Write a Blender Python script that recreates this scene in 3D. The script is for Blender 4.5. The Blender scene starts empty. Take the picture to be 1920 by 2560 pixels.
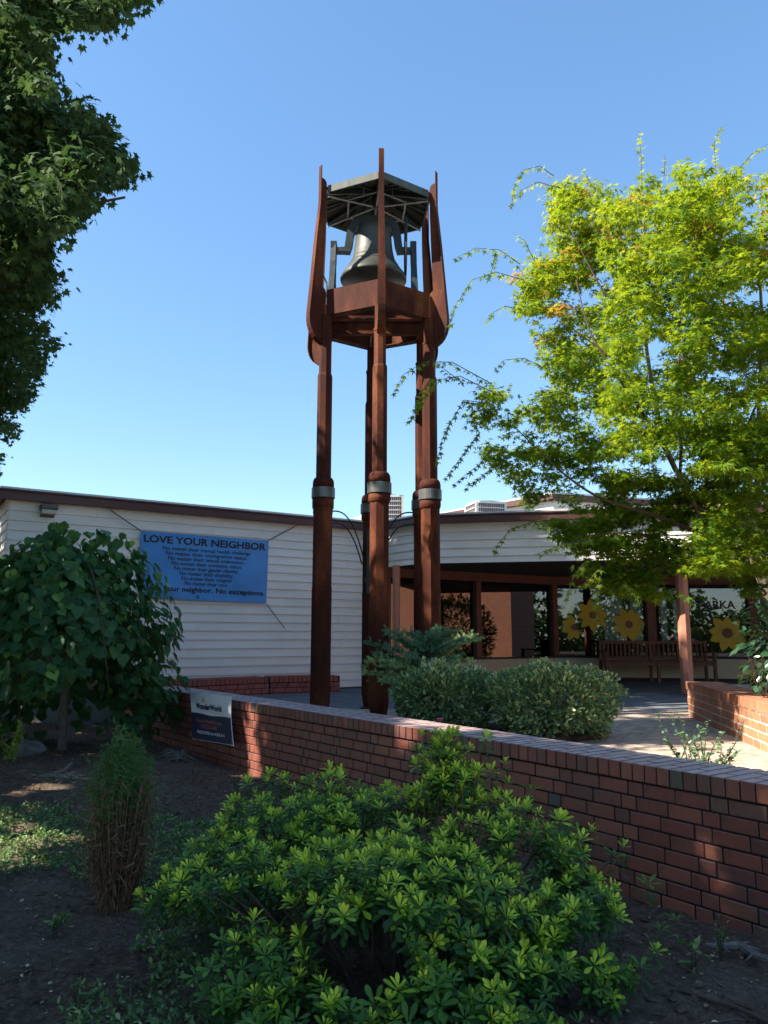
import bpy, bmesh, math, random
import numpy as np
from mathutils import Vector, Matrix
random.seed(7); RNG = np.random.default_rng(11)
scene = bpy.context.scene
COL = scene.collection
PI = math.pi

# ------------------------------------------------------------------ camera
PITCH, ROLL, EYE = math.radians(8.97), math.radians(0.18), 1.0
cam_data = bpy.data.cameras.new('camera')
cam = bpy.data.objects.new('camera', cam_data); COL.objects.link(cam)
cam_data.sensor_fit = 'VERTICAL'; cam_data.sensor_height = 32; cam_data.lens = 24
cam_data.clip_start = 0.05; cam_data.clip_end = 2000
cam.matrix_world = Matrix.Translation((0, 0, EYE)) @ Matrix.Rotation(PI/2 + PITCH, 4, 'X') @ Matrix.Rotation(ROLL, 4, 'Z')
scene.camera = cam

# ------------------------------------------------------------------ light
SUN_AZ = math.atan2(-0.957, -0.29)          # clockwise from +Y
SUN_EL = math.radians(42)
world = bpy.data.worlds.new('World'); scene.world = world; world.use_nodes = True
wn = world.node_tree; wn.nodes.clear()
sky = wn.nodes.new('ShaderNodeTexSky'); sky.sky_type = 'NISHITA'; sky.sun_disc = False
sky.sun_elevation = SUN_EL; sky.sun_rotation = SUN_AZ % (2*PI)
sky.air_density = 0.9; sky.dust_density = 0.3; sky.ozone_density = 3.0; sky.altitude = 50
bg = wn.nodes.new('ShaderNodeBackground'); bg.inputs[1].default_value = 0.110
wo = wn.nodes.new('ShaderNodeOutputWorld')
hs = wn.nodes.new('ShaderNodeHueSaturation'); hs.inputs['Saturation'].default_value = 1.30
gm = wn.nodes.new('ShaderNodeGamma'); gm.inputs[1].default_value = 0.70
wn.links.new(sky.outputs[0], gm.inputs[0]); wn.links.new(gm.outputs[0], hs.inputs['Color']); wn.links.new(hs.outputs[0], bg.inputs[0]); wn.links.new(bg.outputs[0], wo.inputs[0])
sl = bpy.data.lights.new('sun', 'SUN'); sl.energy = 3.6; sl.angle = math.radians(0.55); sl.color = (1, 0.93, 0.82)
sun = bpy.data.objects.new('sun', sl); COL.objects.link(sun)
sdir = Vector((-0.957*math.cos(SUN_EL), -0.29*math.cos(SUN_EL), math.sin(SUN_EL))).normalized()
sun.rotation_euler = sdir.to_track_quat('Z', 'Y').to_euler(); sun.location = (-12, -6, 14)
vs = scene.view_settings
vs.view_transform = 'Standard'; vs.look = 'None'; vs.exposure = 2.02; vs.gamma = 1; vs.use_curve_mapping = False

# ------------------------------------------------------------------ measuring helpers (photo measurement -> metres)
def _ray(u, v):
    x, y = (u-960)/1920., (1280-v)/1920.
    c, s = math.cos(ROLL), math.sin(ROLL); x, y = x*c-y*s, x*s+y*c
    return np.array([x, math.cos(PITCH)-y*math.sin(PITCH), math.sin(PITCH)+y*math.cos(PITCH)])
def at_y(u, v, y):
    r = _ray(u, v)*1.0; p = r*(y/r[1]); p[2] += EYE; return p
def at_z(u, v, z):
    r = _ray(u, v); p = r*((z-EYE)/r[2]); p[2] += EYE; return p
def on_wall(u, v, a, b):
    a = np.array(a[:2], float); d = np.array(b[:2], float)-a; n = np.array([-d[1], d[0]])
    r = _ray(u, v); p = r*((n@a)/(n@r[:2])); p[2] += EYE; return p

# ------------------------------------------------------------------ materials
def new_mat(name):
    m = bpy.data.materials.new(name); m.use_nodes = True
    nt = m.node_tree; b = nt.nodes['Principled BSDF']; return m, nt, b
def N(nt, t, **kw):
    n = nt.nodes.new(t)
    for k, v in kw.items(): setattr(n, k, v)
    return n
def ramp(nt, stops, src):
    r = N(nt, 'ShaderNodeValToRGB'); el = r.color_ramp.elements
    while len(el) < len(stops): el.new(0.5)
    for e, (p, c) in zip(el, stops): e.position = p; e.color = (c[0], c[1], c[2], 1)
    nt.links.new(src, r.inputs[0]); return r.outputs[0]
def noise(nt, scale, detail=6, rough=0.55, vec=None, stretch=None):
    tc = N(nt, 'ShaderNodeTexCoord'); n = N(nt, 'ShaderNodeTexNoise')
    n.inputs['Scale'].default_value = scale; n.inputs['Detail'].default_value = detail; n.inputs['Roughness'].default_value = rough
    src = tc.outputs['Object']
    if stretch:
        mp = N(nt, 'ShaderNodeMapping'); mp.inputs['Scale'].default_value = stretch; nt.links.new(src, mp.inputs[0]); src = mp.outputs[0]
    nt.links.new(src, n.inputs['Vector']); return n.outputs['Fac']
def mixc(nt, fac, a, b, mode='MIX'):
    m = N(nt, 'ShaderNodeMix', data_type='RGBA', blend_type=mode)
    for s, val in ((0, fac), (6, a), (7, b)):
        if isinstance(val, (int, float)): m.inputs[s].default_value = val
        elif isinstance(val, tuple): m.inputs[s].default_value = (*val[:3], 1)
        else: nt.links.new(val, m.inputs[s])
    return m.outputs[2]
def bump(nt, b, h, strength=0.3, dist=0.01):
    bp = N(nt, 'ShaderNodeBump'); bp.inputs['Strength'].default_value = strength; bp.inputs['Distance'].default_value = dist
    nt.links.new(h, bp.inputs['Height']); nt.links.new(bp.outputs[0], b.inputs['Normal'])
def simple(name, col, rough=0.6, metal=0, var=0.25, scale=8, bmp=0.15, spec=0.4, stretch=None, bdist=0.004):
    m, nt, b = new_mat(name)
    f = noise(nt, scale, stretch=stretch)
    c = ramp(nt, [(0.3, tuple(x*(1-var) for x in col)), (0.7, tuple(min(1, x*(1+var)) for x in col))], f)
    nt.links.new(c, b.inputs['Base Color'])
    b.inputs['Roughness'].default_value = rough; b.inputs['Metallic'].default_value = metal
    b.inputs['Specular IOR Level'].default_value = spec
    if bmp: bump(nt, b, noise(nt, scale*6), bmp, bdist)
    return m
def rust_mat():
    m, nt, b = new_mat('weathered_steel')
    f1 = noise(nt, 1.4, 9, 0.6, stretch=(2.2, 2.2, 0.7)); f2 = noise(nt, 40, 6, 0.7); f3 = noise(nt, 1.3, 4)
    c = ramp(nt, [(0.3, (0.034, 0.011, 0.007)), (0.5, (0.075, 0.019, 0.009)), (0.72, (0.21, 0.066, 0.024))], f1)
    c2 = mixc(nt, 0.55, c, ramp(nt, [(0.35, (0.45, 0.45, 0.5)), (0.65, (1.25, 1.2, 1.1))], f2), 'MULTIPLY')
    c3 = mixc(nt, ramp(nt, [(0.55, (0, 0, 0)), (0.75, (0.5, 0.5, 0.5))], f3), c2, (0.19, 0.062, 0.024))
    nt.links.new(c3, b.inputs['Base Color']); b.inputs['Roughness'].default_value = 0.75; b.inputs['Specular IOR Level'].default_value = 0.15
    bump(nt, b, f2, 0.25, 0.003); return m
def brick_mat(name, cols, dark=1.0, grime=0.5, rough=0.85, spec=0.25):
    m, nt, b = new_mat(name)
    oi = N(nt, 'ShaderNodeObjectInfo')
    base = ramp(nt, cols, oi.outputs['Random'])
    f = noise(nt, 9, 8, 0.7); g = noise(nt, 90, 5, 0.7)
    c = mixc(nt, 0.6, base, ramp(nt, [(0.3, (0.6, 0.58, 0.6)), (0.7, (1.25, 1.2, 1.15))], f), 'MULTIPLY')
    geo = N(nt, 'ShaderNodeNewGeometry'); n2 = N(nt, 'ShaderNodeTexNoise'); n2.inputs['Scale'].default_value = 2.6; n2.inputs['Detail'].default_value = 7
    nt.links.new(geo.outputs['Position'], n2.inputs['Vector'])
    c = mixc(nt, ramp(nt, [(0.52, (0, 0, 0)), (0.75, (grime, grime, grime))], n2.outputs['Fac']), c, (0.085*dark, 0.07*dark, 0.06*dark))
    n3 = N(nt, 'ShaderNodeTexNoise'); n3.inputs['Scale'].default_value = 7; n3.inputs['Detail'].default_value = 9; n3.inputs['Roughness'].default_value = 0.75; nt.links.new(geo.outputs['Position'], n3.inputs['Vector'])
    c = mixc(nt, ramp(nt, [(0.60, (0, 0, 0)), (0.72, (0.45, 0.45, 0.45))], n3.outputs['Fac']), c, (0.30, 0.24, 0.21))
    nt.links.new(c, b.inputs['Base Color']); b.inputs['Roughness'].default_value = rough; b.inputs['Specular IOR Level'].default_value = spec
    bump(nt, b, g, 0.6, 0.004); return m
def leaf_mat(name, stops, rough=0.5, trans=0.35, tcol=(0.35, 0.6, 0.08), spec=0.35, vein=0.12):
    m, nt, b = new_mat(name); out = nt.nodes['Material Output']
    at = N(nt, 'ShaderNodeAttribute', attribute_name='var')
    c = ramp(nt, stops, at.outputs['Fac'])
    c = mixc(nt, 0.6, c, ramp(nt, [(0.3, (0.75, 0.78, 0.8)), (0.7, (1.2, 1.18, 1.1))], noise(nt, 30, 3)), 'MULTIPLY')
    nt.links.new(c, b.inputs['Base Color']); b.inputs['Roughness'].default_value = rough; b.inputs['Specular IOR Level'].default_value = spec
    tr = N(nt, 'ShaderNodeBsdfTranslucent'); nt.links.new(mixc(nt, 0.55, c, tcol, 'MIX'), tr.inputs[0])
    mx = N(nt, 'ShaderNodeMixShader'); mx.inputs[0].default_value = trans
    nt.links.new(b.outputs[0], mx.inputs[1]); nt.links.new(tr.outputs[0], mx.inputs[2]); nt.links.new(mx.outputs[0], out.inputs[0])
    return m
def siding_mat(name, col):
    m, nt, b = new_mat(name)
    f = noise(nt, 1.2, 8, 0.7, stretch=(1, 1, 2.5)); f2 = noise(nt, 14, 5, 0.7, stretch=(0.15, 0.15, 3))
    oi = N(nt, 'ShaderNodeObjectInfo')
    c = ramp(nt, [(0.3, tuple(x*0.86 for x in col)), (0.65, col)], f)
    c = mixc(nt, 0.35, c, ramp(nt, [(0.3, (0.84, 0.84, 0.82)), (0.6, (1, 1, 1))], f2), 'MULTIPLY')
    c = mixc(nt, 1.0, c, ramp(nt, [(0.0, (0.93, 0.93, 0.92)), (1.0, (1, 1, 1))], oi.outputs['Random']), 'MULTIPLY')
    nt.links.new(c, b.inputs['Base Color']); b.inputs['Roughness'].default_value = 0.6; bump(nt, b, f2, 0.12, 0.003); return m
def soil_mat():
    m, nt, b = new_mat('garden_soil')
    f = noise(nt, 0.9, 8, 0.65); g = noise(nt, 22, 9, 0.8); h = noise(nt, 110, 6, 0.8)
    c = ramp(nt, [(0.3, (0.045, 0.030, 0.021)), (0.5, (0.14, 0.096, 0.066)), (0.72, (0.36, 0.27, 0.19))], g)
    c = mixc(nt, ramp(nt, [(0.45, (0, 0, 0)), (0.65, (0.7, 0.7, 0.7))], f), c, mixc(nt, 0.5, (0.30, 0.24, 0.19), c))
    c = mixc(nt, 0.7, c, ramp(nt, [(0.3, (0.5, 0.5, 0.5)), (0.7, (1.5, 1.45, 1.4))], h), 'MULTIPLY')
    nt.links.new(c, b.inputs['Base Color']); b.inputs['Roughness'].default_value = 0.95; b.inputs['Specular IOR Level'].default_value = 0.15
    bump(nt, b, g, 0.9, 0.05); return m
def glass_mat():
    m, nt, b = new_mat('window_glass'); out = nt.nodes['Material Output']; nt.nodes.remove(b)
    tr = N(nt, 'ShaderNodeBsdfTransparent'); tr.inputs[0].default_value = (0.55, 0.58, 0.56, 1)
    gl = N(nt, 'ShaderNodeBsdfGlossy'); gl.inputs['Roughness'].default_value = 0.01; gl.inputs[0].default_value = (0.95, 0.97, 1, 1)
    fr = N(nt, 'ShaderNodeFresnel'); fr.inputs[0].default_value = 1.9
    tc = noise(nt, 0.8, 2); bp = N(nt, 'ShaderNodeBump'); bp.inputs['Strength'].default_value = 0.03; bp.inputs['Distance'].default_value = 0.02
    nt.links.new(tc, bp.inputs['Height']); nt.links.new(bp.outputs[0], gl.inputs['Normal'])
    mx = N(nt, 'ShaderNodeMixShader'); nt.links.new(fr.outputs[0], mx.inputs[0]); nt.links.new(tr.outputs[0], mx.inputs[1]); nt.links.new(gl.outputs[0], mx.inputs[2])
    nt.links.new(mx.outputs[0], out.inputs[0]); return m

M = {}
M['rust'] = rust_mat()
M['galv'] = simple('galvanised_band', (0.13, 0.13, 0.12), 0.42, 0.6, 0.25, 10, 0.2)
M['bronze'] = simple('bell_bronze', (0.06, 0.062, 0.05), 0.5, 0.2, 0.35, 5, 0.15, stretch=(1, 1, 0.4))
M['iron'] = simple('dark_iron', (0.035, 0.045, 0.045), 0.55, 0.3, 0.3, 8, 0.2)
M['copper'] = simple('roof_edge_patina', (0.07, 0.08, 0.066), 0.7, 0.0, 0.3, 6, 0.1, stretch=(3, 3, 0.5))
M['roof_under'] = simple('roof_underside', (0.11, 0.095, 0.075), 0.7, 0, 0.2, 4, 0.1)
M['greybar'] = simple('grey_primer', (0.3, 0.3, 0.29), 0.55, 0.2, 0.15, 10, 0.1)
M['siding'] = siding_mat('painted_siding', (0.88, 0.845, 0.755))
M['cream'] = siding_mat('cream_siding', (0.62, 0.55, 0.36))
M['brown'] = simple('brown_fascia', (0.085, 0.035, 0.028), 0.5, 0, 0.2, 3, 0.06, stretch=(0.3, 0.3, 3))
M['brownred'] = simple('redbrown_window_frame', (0.16, 0.05, 0.035), 0.5, 0, 0.18, 4, 0.06)
M['flash'] = simple('roof_flashing', (0.55, 0.56, 0.55), 0.5, 0.3, 0.15, 4, 0.1)
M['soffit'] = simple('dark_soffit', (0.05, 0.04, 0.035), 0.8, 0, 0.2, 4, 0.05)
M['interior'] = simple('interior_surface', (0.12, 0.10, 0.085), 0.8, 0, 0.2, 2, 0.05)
M['roofing'] = simple('roofing_felt', (0.2, 0.2, 0.2), 0.9, 0, 0.2, 4, 0.2)
M['glass'] = glass_mat()
M['asphalt'] = simple('plaza_asphalt', (0.12, 0.13, 0.135), 0.85, 0, 0.3, 2.5, 0.5)
M['concrete'] = simple('concrete', (0.42, 0.40, 0.37), 0.85, 0, 0.18, 3, 0.3)
M['ground'] = simple('far_ground', (0.34, 0.32, 0.28), 0.95, 0, 0.25, 0.6, 0.3)
M['soil'] = soil_mat()
M['bed'] = simple('bed_soil', (0.07, 0.05, 0.04), 0.95, 0, 0.5, 14, 0.9, bdist=0.03)
M['brick'] = brick_mat('dark_red_brick', [(0, (0.196, 0.063, 0.042)), (0.25, (0.266, 0.081, 0.050)), (0.5, (0.147, 0.059, 0.045)), (0.78, (0.308, 0.105, 0.059)), (0.94, (0.182, 0.070, 0.049)), (0.965, (0.182, 0.119, 0.070)), (0.985, (0.084, 0.084, 0.070))], rough=0.5, spec=0.55)
M['bricktop'] = brick_mat('skylit_brick_top', [(0, (0.442, 0.325, 0.299)), (0.5, (0.520, 0.403, 0.377)), (1, (0.390, 0.286, 0.273))], rough=0.45, spec=0.6, grime=0.0)  # coping tops: glare from the sky painted in as a paler brick colour
M['brick2'] = brick_mat('orange_red_brick', [(0, (0.42, 0.17, 0.09)), (0.4, (0.48, 0.20, 0.105)), (0.7, (0.38, 0.15, 0.085)), (1, (0.52, 0.23, 0.12))], grime=0.2)
M['brick3'] = brick_mat('red_brick', [(0, (0.310, 0.098, 0.075)), (0.5, (0.368, 0.115, 0.086)), (1, (0.265, 0.086, 0.069))], grime=0.2)
M['paver'] = simple('brick_paver', (0.43, 0.33, 0.255), 0.85, 0, 0.35, 6, 0.4)
M['paver'] and None
M['mortar_dark'] = simple('old_dark_mortar', (0.022, 0.019, 0.018), 0.95, 0, 0.3, 20, 0.6)
M['mortar_light'] = simple('pale_mortar', (0.58, 0.50, 0.42), 0.95, 0, 0.15, 20, 0.5)
M['wood'] = simple('bench_teak', (0.16, 0.075, 0.04), 0.6, 0, 0.3, 6, 0.2, stretch=(6, 6, 1))
M['barkgrey'] = simple('grey_bark', (0.16, 0.125, 0.10), 0.9, 0, 0.4, 16, 0.9, stretch=(3, 3, 0.8), bdist=0.01)
M['barkmaple'] = simple('maple_bark', (0.19, 0.155, 0.10), 0.85, 0, 0.4, 10, 0.7, stretch=(3, 3, 0.7), bdist=0.01)
M['barkdark'] = simple('dark_twig_bark', (0.075, 0.05, 0.035), 0.85, 0, 0.3, 12, 0.5)
M['porchcol'] = simple('painted_porch_column', (0.50, 0.21, 0.13), 0.55, 0, 0.12, 3, 0.05)
M['deadstem'] = simple('dead_brown_stem', (0.20, 0.105, 0.055), 0.85, 0, 0.35, 30, 0.2)
M['black'] = simple('black_rubber', (0.012, 0.012, 0.014), 0.6, 0, 0.1, 5, 0)
M['banner'] = None
M['white'] = simple('white_plastic', (0.74, 0.75, 0.75), 0.45, 0, 0.06, 4, 0)
M['navy'] = simple('navy_print', (0.012, 0.024, 0.06), 0.4, 0, 0.1, 4, 0)
M['ink'] = simple('black_ink', (0.012, 0.014, 0.022), 0.55, 0, 0.05, 4, 0)
M['orangeink'] = simple('coral_ink', (0.42, 0.13, 0.10), 0.5, 0, 0.05, 4, 0)
M['yellowink'] = simple('golden_ink', (0.75, 0.48, 0.06), 0.5, 0, 0.05, 4, 0)
M['greyink'] = simple('grey_ink', (0.38, 0.42, 0.42), 0.5, 0, 0.05, 4, 0)
M['bluegrey'] = simple('blue_grey_letters', (0.05, 0.07, 0.08), 0.5, 0, 0.05, 4, 0)
M['petal'] = simple('yellow_paper', (0.62, 0.48, 0.05), 0.6, 0, 0.15, 3, 0)
M['flowerc'] = simple('brown_paper', (0.22, 0.10, 0.06), 0.6, 0, 0.15, 3, 0)
M['ac'] = simple('aircon_casing', (0.62, 0.60, 0.56), 0.5, 0.1, 0.1, 4, 0)
M['acgrille'] = simple('aircon_grille', (0.13, 0.11, 0.10), 0.7, 0.2, 0.15, 30, 0)
M['redlogo'] = simple('red_enamel', (0.6, 0.03, 0.04), 0.5, 0, 0.05, 4, 0)
M['lamp'] = simple('bronze_lamp_housing', (0.10, 0.085, 0.075), 0.5, 0.3, 0.15, 6, 0)
M['lens'] = simple('lamp_lens', (0.45, 0.42, 0.33), 0.3, 0, 0.1, 10, 0)
M['stone'] = simple('grey_stone', (0.17, 0.165, 0.15), 0.9, 0, 0.4, 7, 0.8, bdist=0.02)
M['deadwood'] = simple('weathered_wood', (0.16, 0.135, 0.11), 0.9, 0, 0.4, 14, 0.7, stretch=(1, 1, 4), bdist=0.01)
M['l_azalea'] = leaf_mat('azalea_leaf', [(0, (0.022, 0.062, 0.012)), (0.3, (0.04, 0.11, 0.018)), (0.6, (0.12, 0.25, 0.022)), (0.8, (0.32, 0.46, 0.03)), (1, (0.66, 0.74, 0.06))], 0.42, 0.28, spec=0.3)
M['l_redbud'] = leaf_mat('redbud_leaf', [(0, (0.022, 0.075, 0.028)), (0.5, (0.045, 0.135, 0.045)), (0.8, (0.11, 0.24, 0.06)), (1, (0.26, 0.40, 0.07))], 0.5, 0.25, spec=0.22)
M['l_maple'] = leaf_mat('dark_maple_leaf', [(0, (0.034, 0.069, 0.025)), (0.6, (0.052, 0.098, 0.034)), (1, (0.092, 0.138, 0.046))], 0.75, 0.25, spec=0.12, tcol=(0.12, 0.22, 0.04))
M['l_jmaple'] = leaf_mat('yellow_green_maple_leaf', [(0, (0.02, 0.07, 0.012)), (0.45, (0.07, 0.17, 0.014)), (0.75, (0.22, 0.30, 0.018)), (0.93, (0.48, 0.40, 0.03)), (1, (0.55, 0.22, 0.06))], 0.5, 0.5, spec=0.15, tcol=(0.50, 0.58, 0.015))
M['l_holly'] = leaf_mat('variegated_leaf_green', [(0, (0.045, 0.112, 0.060)), (1, (0.105, 0.210, 0.075))], 0.35, 0.15, spec=0.5)
M['l_hollyw'] = leaf_mat('variegated_leaf_margin', [(0, (0.05, 0.12, 0.04)), (0.55, (0.13, 0.23, 0.07)), (0.82, (0.46, 0.54, 0.20)), (1, (0.82, 0.80, 0.38))], 0.4, 0.2, tcol=(0.6, 0.6, 0.2))
M['l_conifer'] = leaf_mat('blue_green_needle', [(0, (0.07, 0.17, 0.10)), (0.6, (0.16, 0.30, 0.15)), (1, (0.46, 0.56, 0.20))], 0.5, 0.1)
M['l_weed'] = leaf_mat('weed_leaf', [(0, (0.050, 0.106, 0.037)), (0.6, (0.125, 0.213, 0.069)), (1, (0.375, 0.425, 0.163))], 0.55, 0.25)
M['l_glossy'] = leaf_mat('glossy_dark_leaf', [(0, (0.016, 0.052, 0.029)), (1, (0.039, 0.104, 0.046))], 0.22, 0.1, spec=0.6)
M['l_lime'] = leaf_mat('lime_leaf', [(0, (0.12, 0.2, 0.03)), (1, (0.42, 0.48, 0.08))], 0.5, 0.35)
M['l_dry'] = leaf_mat('dry_leaf', [(0, (0.09, 0.05, 0.025)), (0.6, (0.26, 0.19, 0.11)), (1, (0.62, 0.52, 0.34))], 0.8, 0.15, tcol=(0.4, 0.25, 0.1))
M['l_fine'] = leaf_mat('feathery_leaf', [(0, (0.028, 0.084, 0.028)), (1, (0.084, 0.182, 0.049))], 0.55, 0.25)
M['l_brownstem'] = leaf_mat('brown_stem', [(0, (0.09, 0.045, 0.022)), (1, (0.34, 0.19, 0.09))], 0.8, 0.1, tcol=(0.3, 0.15, 0.05))
M['pink'] = simple('pink_flower', (0.5, 0.10, 0.16), 0.6, 0, 0.2, 20, 0)
def banner_mat():
    m, nt, b = new_mat('blue_vinyl')
    c = ramp(nt, [(0.3, (0.07, 0.26, 0.56)), (0.7, (0.11, 0.33, 0.66))], noise(nt, 1.2, 4))
    nt.links.new(c, b.inputs['Base Color']); b.inputs['Roughness'].default_value = 0.6; b.inputs['Specular IOR Level'].default_value = 0.25
    w = noise(nt, 1.6, 3, 0.4, stretch=(1, 1, 2.2)); bump(nt, b, w, 0.35, 0.04); return m
M['banner'] = banner_mat()

# ------------------------------------------------------------------ object helpers
def link(o, parent=None, label=None, cat=None, group=None, kind=None):
    COL.objects.link(o)
    if parent: o.parent = parent
    for k, v in (('label', label), ('category', cat), ('group', group), ('kind', kind)):
        if v: o[k] = v
    return o
def thing(name, label, cat, loc=(0, 0, 0), group=None):
    o = bpy.data.objects.new(name, None); o.location = loc; o.empty_display_size = 0.2
    return link(o, None, label, cat, group)
class MB:
    def __init__(s): s.v = []; s.f = []; s.m = []
    def add(s, vs, fs, mi=0):
        o = len(s.v); s.v += [tuple(map(float, p)) for p in vs]; s.f += [tuple(i+o for i in f) for f in fs]; s.m += [mi]*len(fs)
    def box(s, c, d, rz=0, mi=0, mat=None):
        x, y, z = d[0]/2, d[1]/2, d[2]/2; ca, sa = math.cos(rz), math.sin(rz); P = []
        for i in range(8):
            px, py, pz = (x if i & 1 else -x), (y if i & 2 else -y), (z if i & 4 else -z)
            p = Vector((px*ca-py*sa, px*sa+py*ca, pz))
            if mat: p = mat @ Vector((px, py, pz))
            P.append((p[0]+c[0], p[1]+c[1], p[2]+c[2]))
        s.add(P, [(0, 2, 3, 1), (4, 5, 7, 6), (0, 1, 5, 4), (2, 6, 7, 3), (0, 4, 6, 2), (1, 3, 7, 5)], mi)
    def beam(s, a, b, w, h, mi=0):
        a, b = Vector(a), Vector(b); d = b-a; L = d.length
        if L < 1e-6: return
        q = d.to_track_quat('X', 'Z').to_matrix(); s.box((a+b)/2, (L, w, h), mat=q, mi=mi)
    def prism(s, poly, z0, z1, mi=0):
        n = len(poly); P = [(p[0], p[1], z0) for p in poly]+[(p[0], p[1], z1) for p in poly]
        s.add(P, [tuple(range(n))[::-1], tuple(range(n, 2*n))]+[(i, (i+1) % n, n+(i+1) % n, n+i) for i in range(n)], mi)
    def tube(s, pts, r, n=6, mi=0, cap=True):
        pts = [Vector(p) for p in pts]; rs = [float(q) for q in r] if isinstance(r, (list, tuple)) else [float(r)]*len(pts); rings = []; V = []
        up = None
        for i, p in enumerate(pts):
            t = (pts[min(i+1, len(pts)-1)]-pts[max(i-1, 0)])
            t = t.normalized() if t.length > 1e-9 else Vector((0, 0, 1))
            if up is None: up = t.orthogonal().normalized()
            else:
                up = up-t*up.dot(t); up = up.normalized() if up.length > 1e-6 else t.orthogonal().normalized()
            w = t.cross(up)
            V += [p+rs[i]*(math.cos(2*PI*k/n)*up+math.sin(2*PI*k/n)*w) for k in range(n)]
        F = [(i*n+k, i*n+(k+1) % n, (i+1)*n+(k+1) % n, (i+1)*n+k) for i in range(len(pts)-1) for k in range(n)]
        if cap: F += [tuple(range(n))[::-1], tuple((len(pts)-1)*n+k for k in range(n))]
        s.add(V, F, mi)
    def lathe(s, prof, c, n=24, a0=0, mi=0):
        V = [(c[0]+r*math.cos(a0+2*PI*k/n), c[1]+r*math.sin(a0+2*PI*k/n), c[2]+z) for r, z in prof for k in range(n)]
        F = [(i*n+k, i*n+(k+1) % n, (i+1)*n+(k+1) % n, (i+1)*n+k) for i in range(len(prof)-1) for k in range(n)]
        if prof[0][0] > 1e-4: F.append(tuple(range(n))[::-1])
        if prof[-1][0] > 1e-4: F.append(tuple((len(prof)-1)*n+k for k in range(n)))
        s.add(V, F, mi)
    def mesh(s, name, mats, smooth=False):
        me = bpy.data.meshes.new(name); me.from_pydata(s.v, [], s.f)
        for m in (mats if isinstance(mats, (list, tuple)) else [mats]): me.materials.append(m)
        me.polygons.foreach_set('material_index', s.m)
        if smooth: me.polygons.foreach_set('use_smooth', [True]*len(s.f))
        me.update(); return me
    def obj(s, name, mats, parent=None, smooth=False, bevel=0, **kw):
        me = s.mesh(name, mats, smooth)
        if bevel:
            bm = bmesh.new(); bm.from_mesh(me)
            bmesh.ops.bevel(bm, geom=[e for e in bm.edges if len(e.link_faces) == 2 and e.calc_face_angle(0) > 0.6], offset=bevel, segments=1, affect='EDGES', clamp_overlap=True)
            bm.to_mesh(me); bm.free()
        return link(bpy.data.objects.new(name, me), parent, **kw)

# text as thin mesh in the plane (origin, ex, ez)
def text_mesh(body, size, weight=0.0, align='CENTER', space=1.0):
    cu = bpy.data.curves.new('t', 'FONT'); cu.body = body; cu.size = size; cu.align_x = align; cu.align_y = 'CENTER'; cu.offset = weight; cu.resolution_u = 3; cu.space_character = space
    o = bpy.data.objects.new('t', cu); COL.objects.link(o)
    me = bpy.data.meshes.new_from_object(o, depsgraph=bpy.context.evaluated_depsgraph_get())
    bpy.data.objects.remove(o); bpy.data.curves.remove(cu); return me
def put_text(name, body, mat, parent, fn, cx, cz, width=None, size=0.1, weight=0.0, space=1.0):
    """fn maps panel coordinates (s, t) to a point in space"""
    me = text_mesh(body, size, weight, space=space)
    n = len(me.vertices); co = np.empty(n*3); me.vertices.foreach_get('co', co); co = co.reshape(-1, 3)
    if width:
        k = width/(co[:, 0].max()-co[:, 0].min()); co[:, 0] = (co[:, 0]-(co[:, 0].max()+co[:, 0].min())/2)*k
    out = np.array([fn(cx+p[0], cz+p[1]) for p in co]); me.vertices.foreach_set('co', out.ravel()); me.materials.clear(); me.materials.append(mat); me.update()
    return link(bpy.data.objects.new(name, me), parent)

# ------------------------------------------------------------------ foliage helpers
def norm(a): return a/np.maximum(np.linalg.norm(a, axis=-1, keepdims=True), 1e-9)
def frames(axis, nrm):
    x = norm(axis); z = norm(nrm-x*np.sum(nrm*x, -1, keepdims=True)); y = np.cross(z, x)
    return np.stack([x, y, z], -1)
def tmpl_ellipse(w=0.34, fold=0.10, curl=0.12):
    xs = [0, 0.28, 0.68, 1.0]; v = [(0, 0, 0), (0.3, w/2, fold), (0.7, w*0.42, fold-curl*0.4), (1, 0, -curl), (0.7, -w*0.42, fold-curl*0.4), (0.3, -w/2, fold), (0.35, 0, 0), (0.7, 0, -curl*0.4)]
    return np.array(v), [(0, 6, 1), (1, 6, 7, 2), (2, 7, 3), (0, 5, 6), (5, 4, 7, 6), (4, 3, 7)]
def tmpl_heart():
    o = [(0, 0), (-0.08, 0.22), (0.05, 0.42), (0.3, 0.5), (0.6, 0.38), (0.85, 0.15), (1.05, 0)]
    v = [(x, y, 0.16*y - 0.22*max(0, x-0.3)**1.5 - 0.1*y*x) for x, y in o]+[(x, -y, 0.16*y - 0.22*max(0, x-0.3)**1.5-0.1*y*x) for x, y in o[1:-1]]
    v += [(0.5, 0, -0.03)]; c = len(v)-1
    r = [0, 1, 2, 3, 4, 5, 6, 11, 10, 9, 8, 7]
    return np.array(v), [(r[i], r[(i+1) % 12], c) for i in range(12)]
def tmpl_star(angs, lens, sinus=0.32, lobe=0.0, droop=0.15, wid=None):
    """palmate leaf: lobes radiating from base point, each lobe a kite"""
    pts = []; n = len(angs)
    for i, (a, l) in enumerate(zip(angs, lens)):
        pts.append((math.radians(a), l))
        if i < n-1: pts.append((math.radians((a+angs[i+1])/2), sinus*(l+lens[i+1])/2))
    v = [(0, 0, 0)]+[(l*math.cos(a), l*math.sin(a), -droop*l*l) for a, l in pts]
    f = [(0, i, i+1) for i in range(1, len(pts))]
    v = np.array(v); v[:, 0] += 0.25; return v, f
STAR_J = tmpl_star([-105, -54, 0, 54, 105], [0.5, 0.85, 1.0, 0.85, 0.5], 0.36, droop=0.14)
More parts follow.
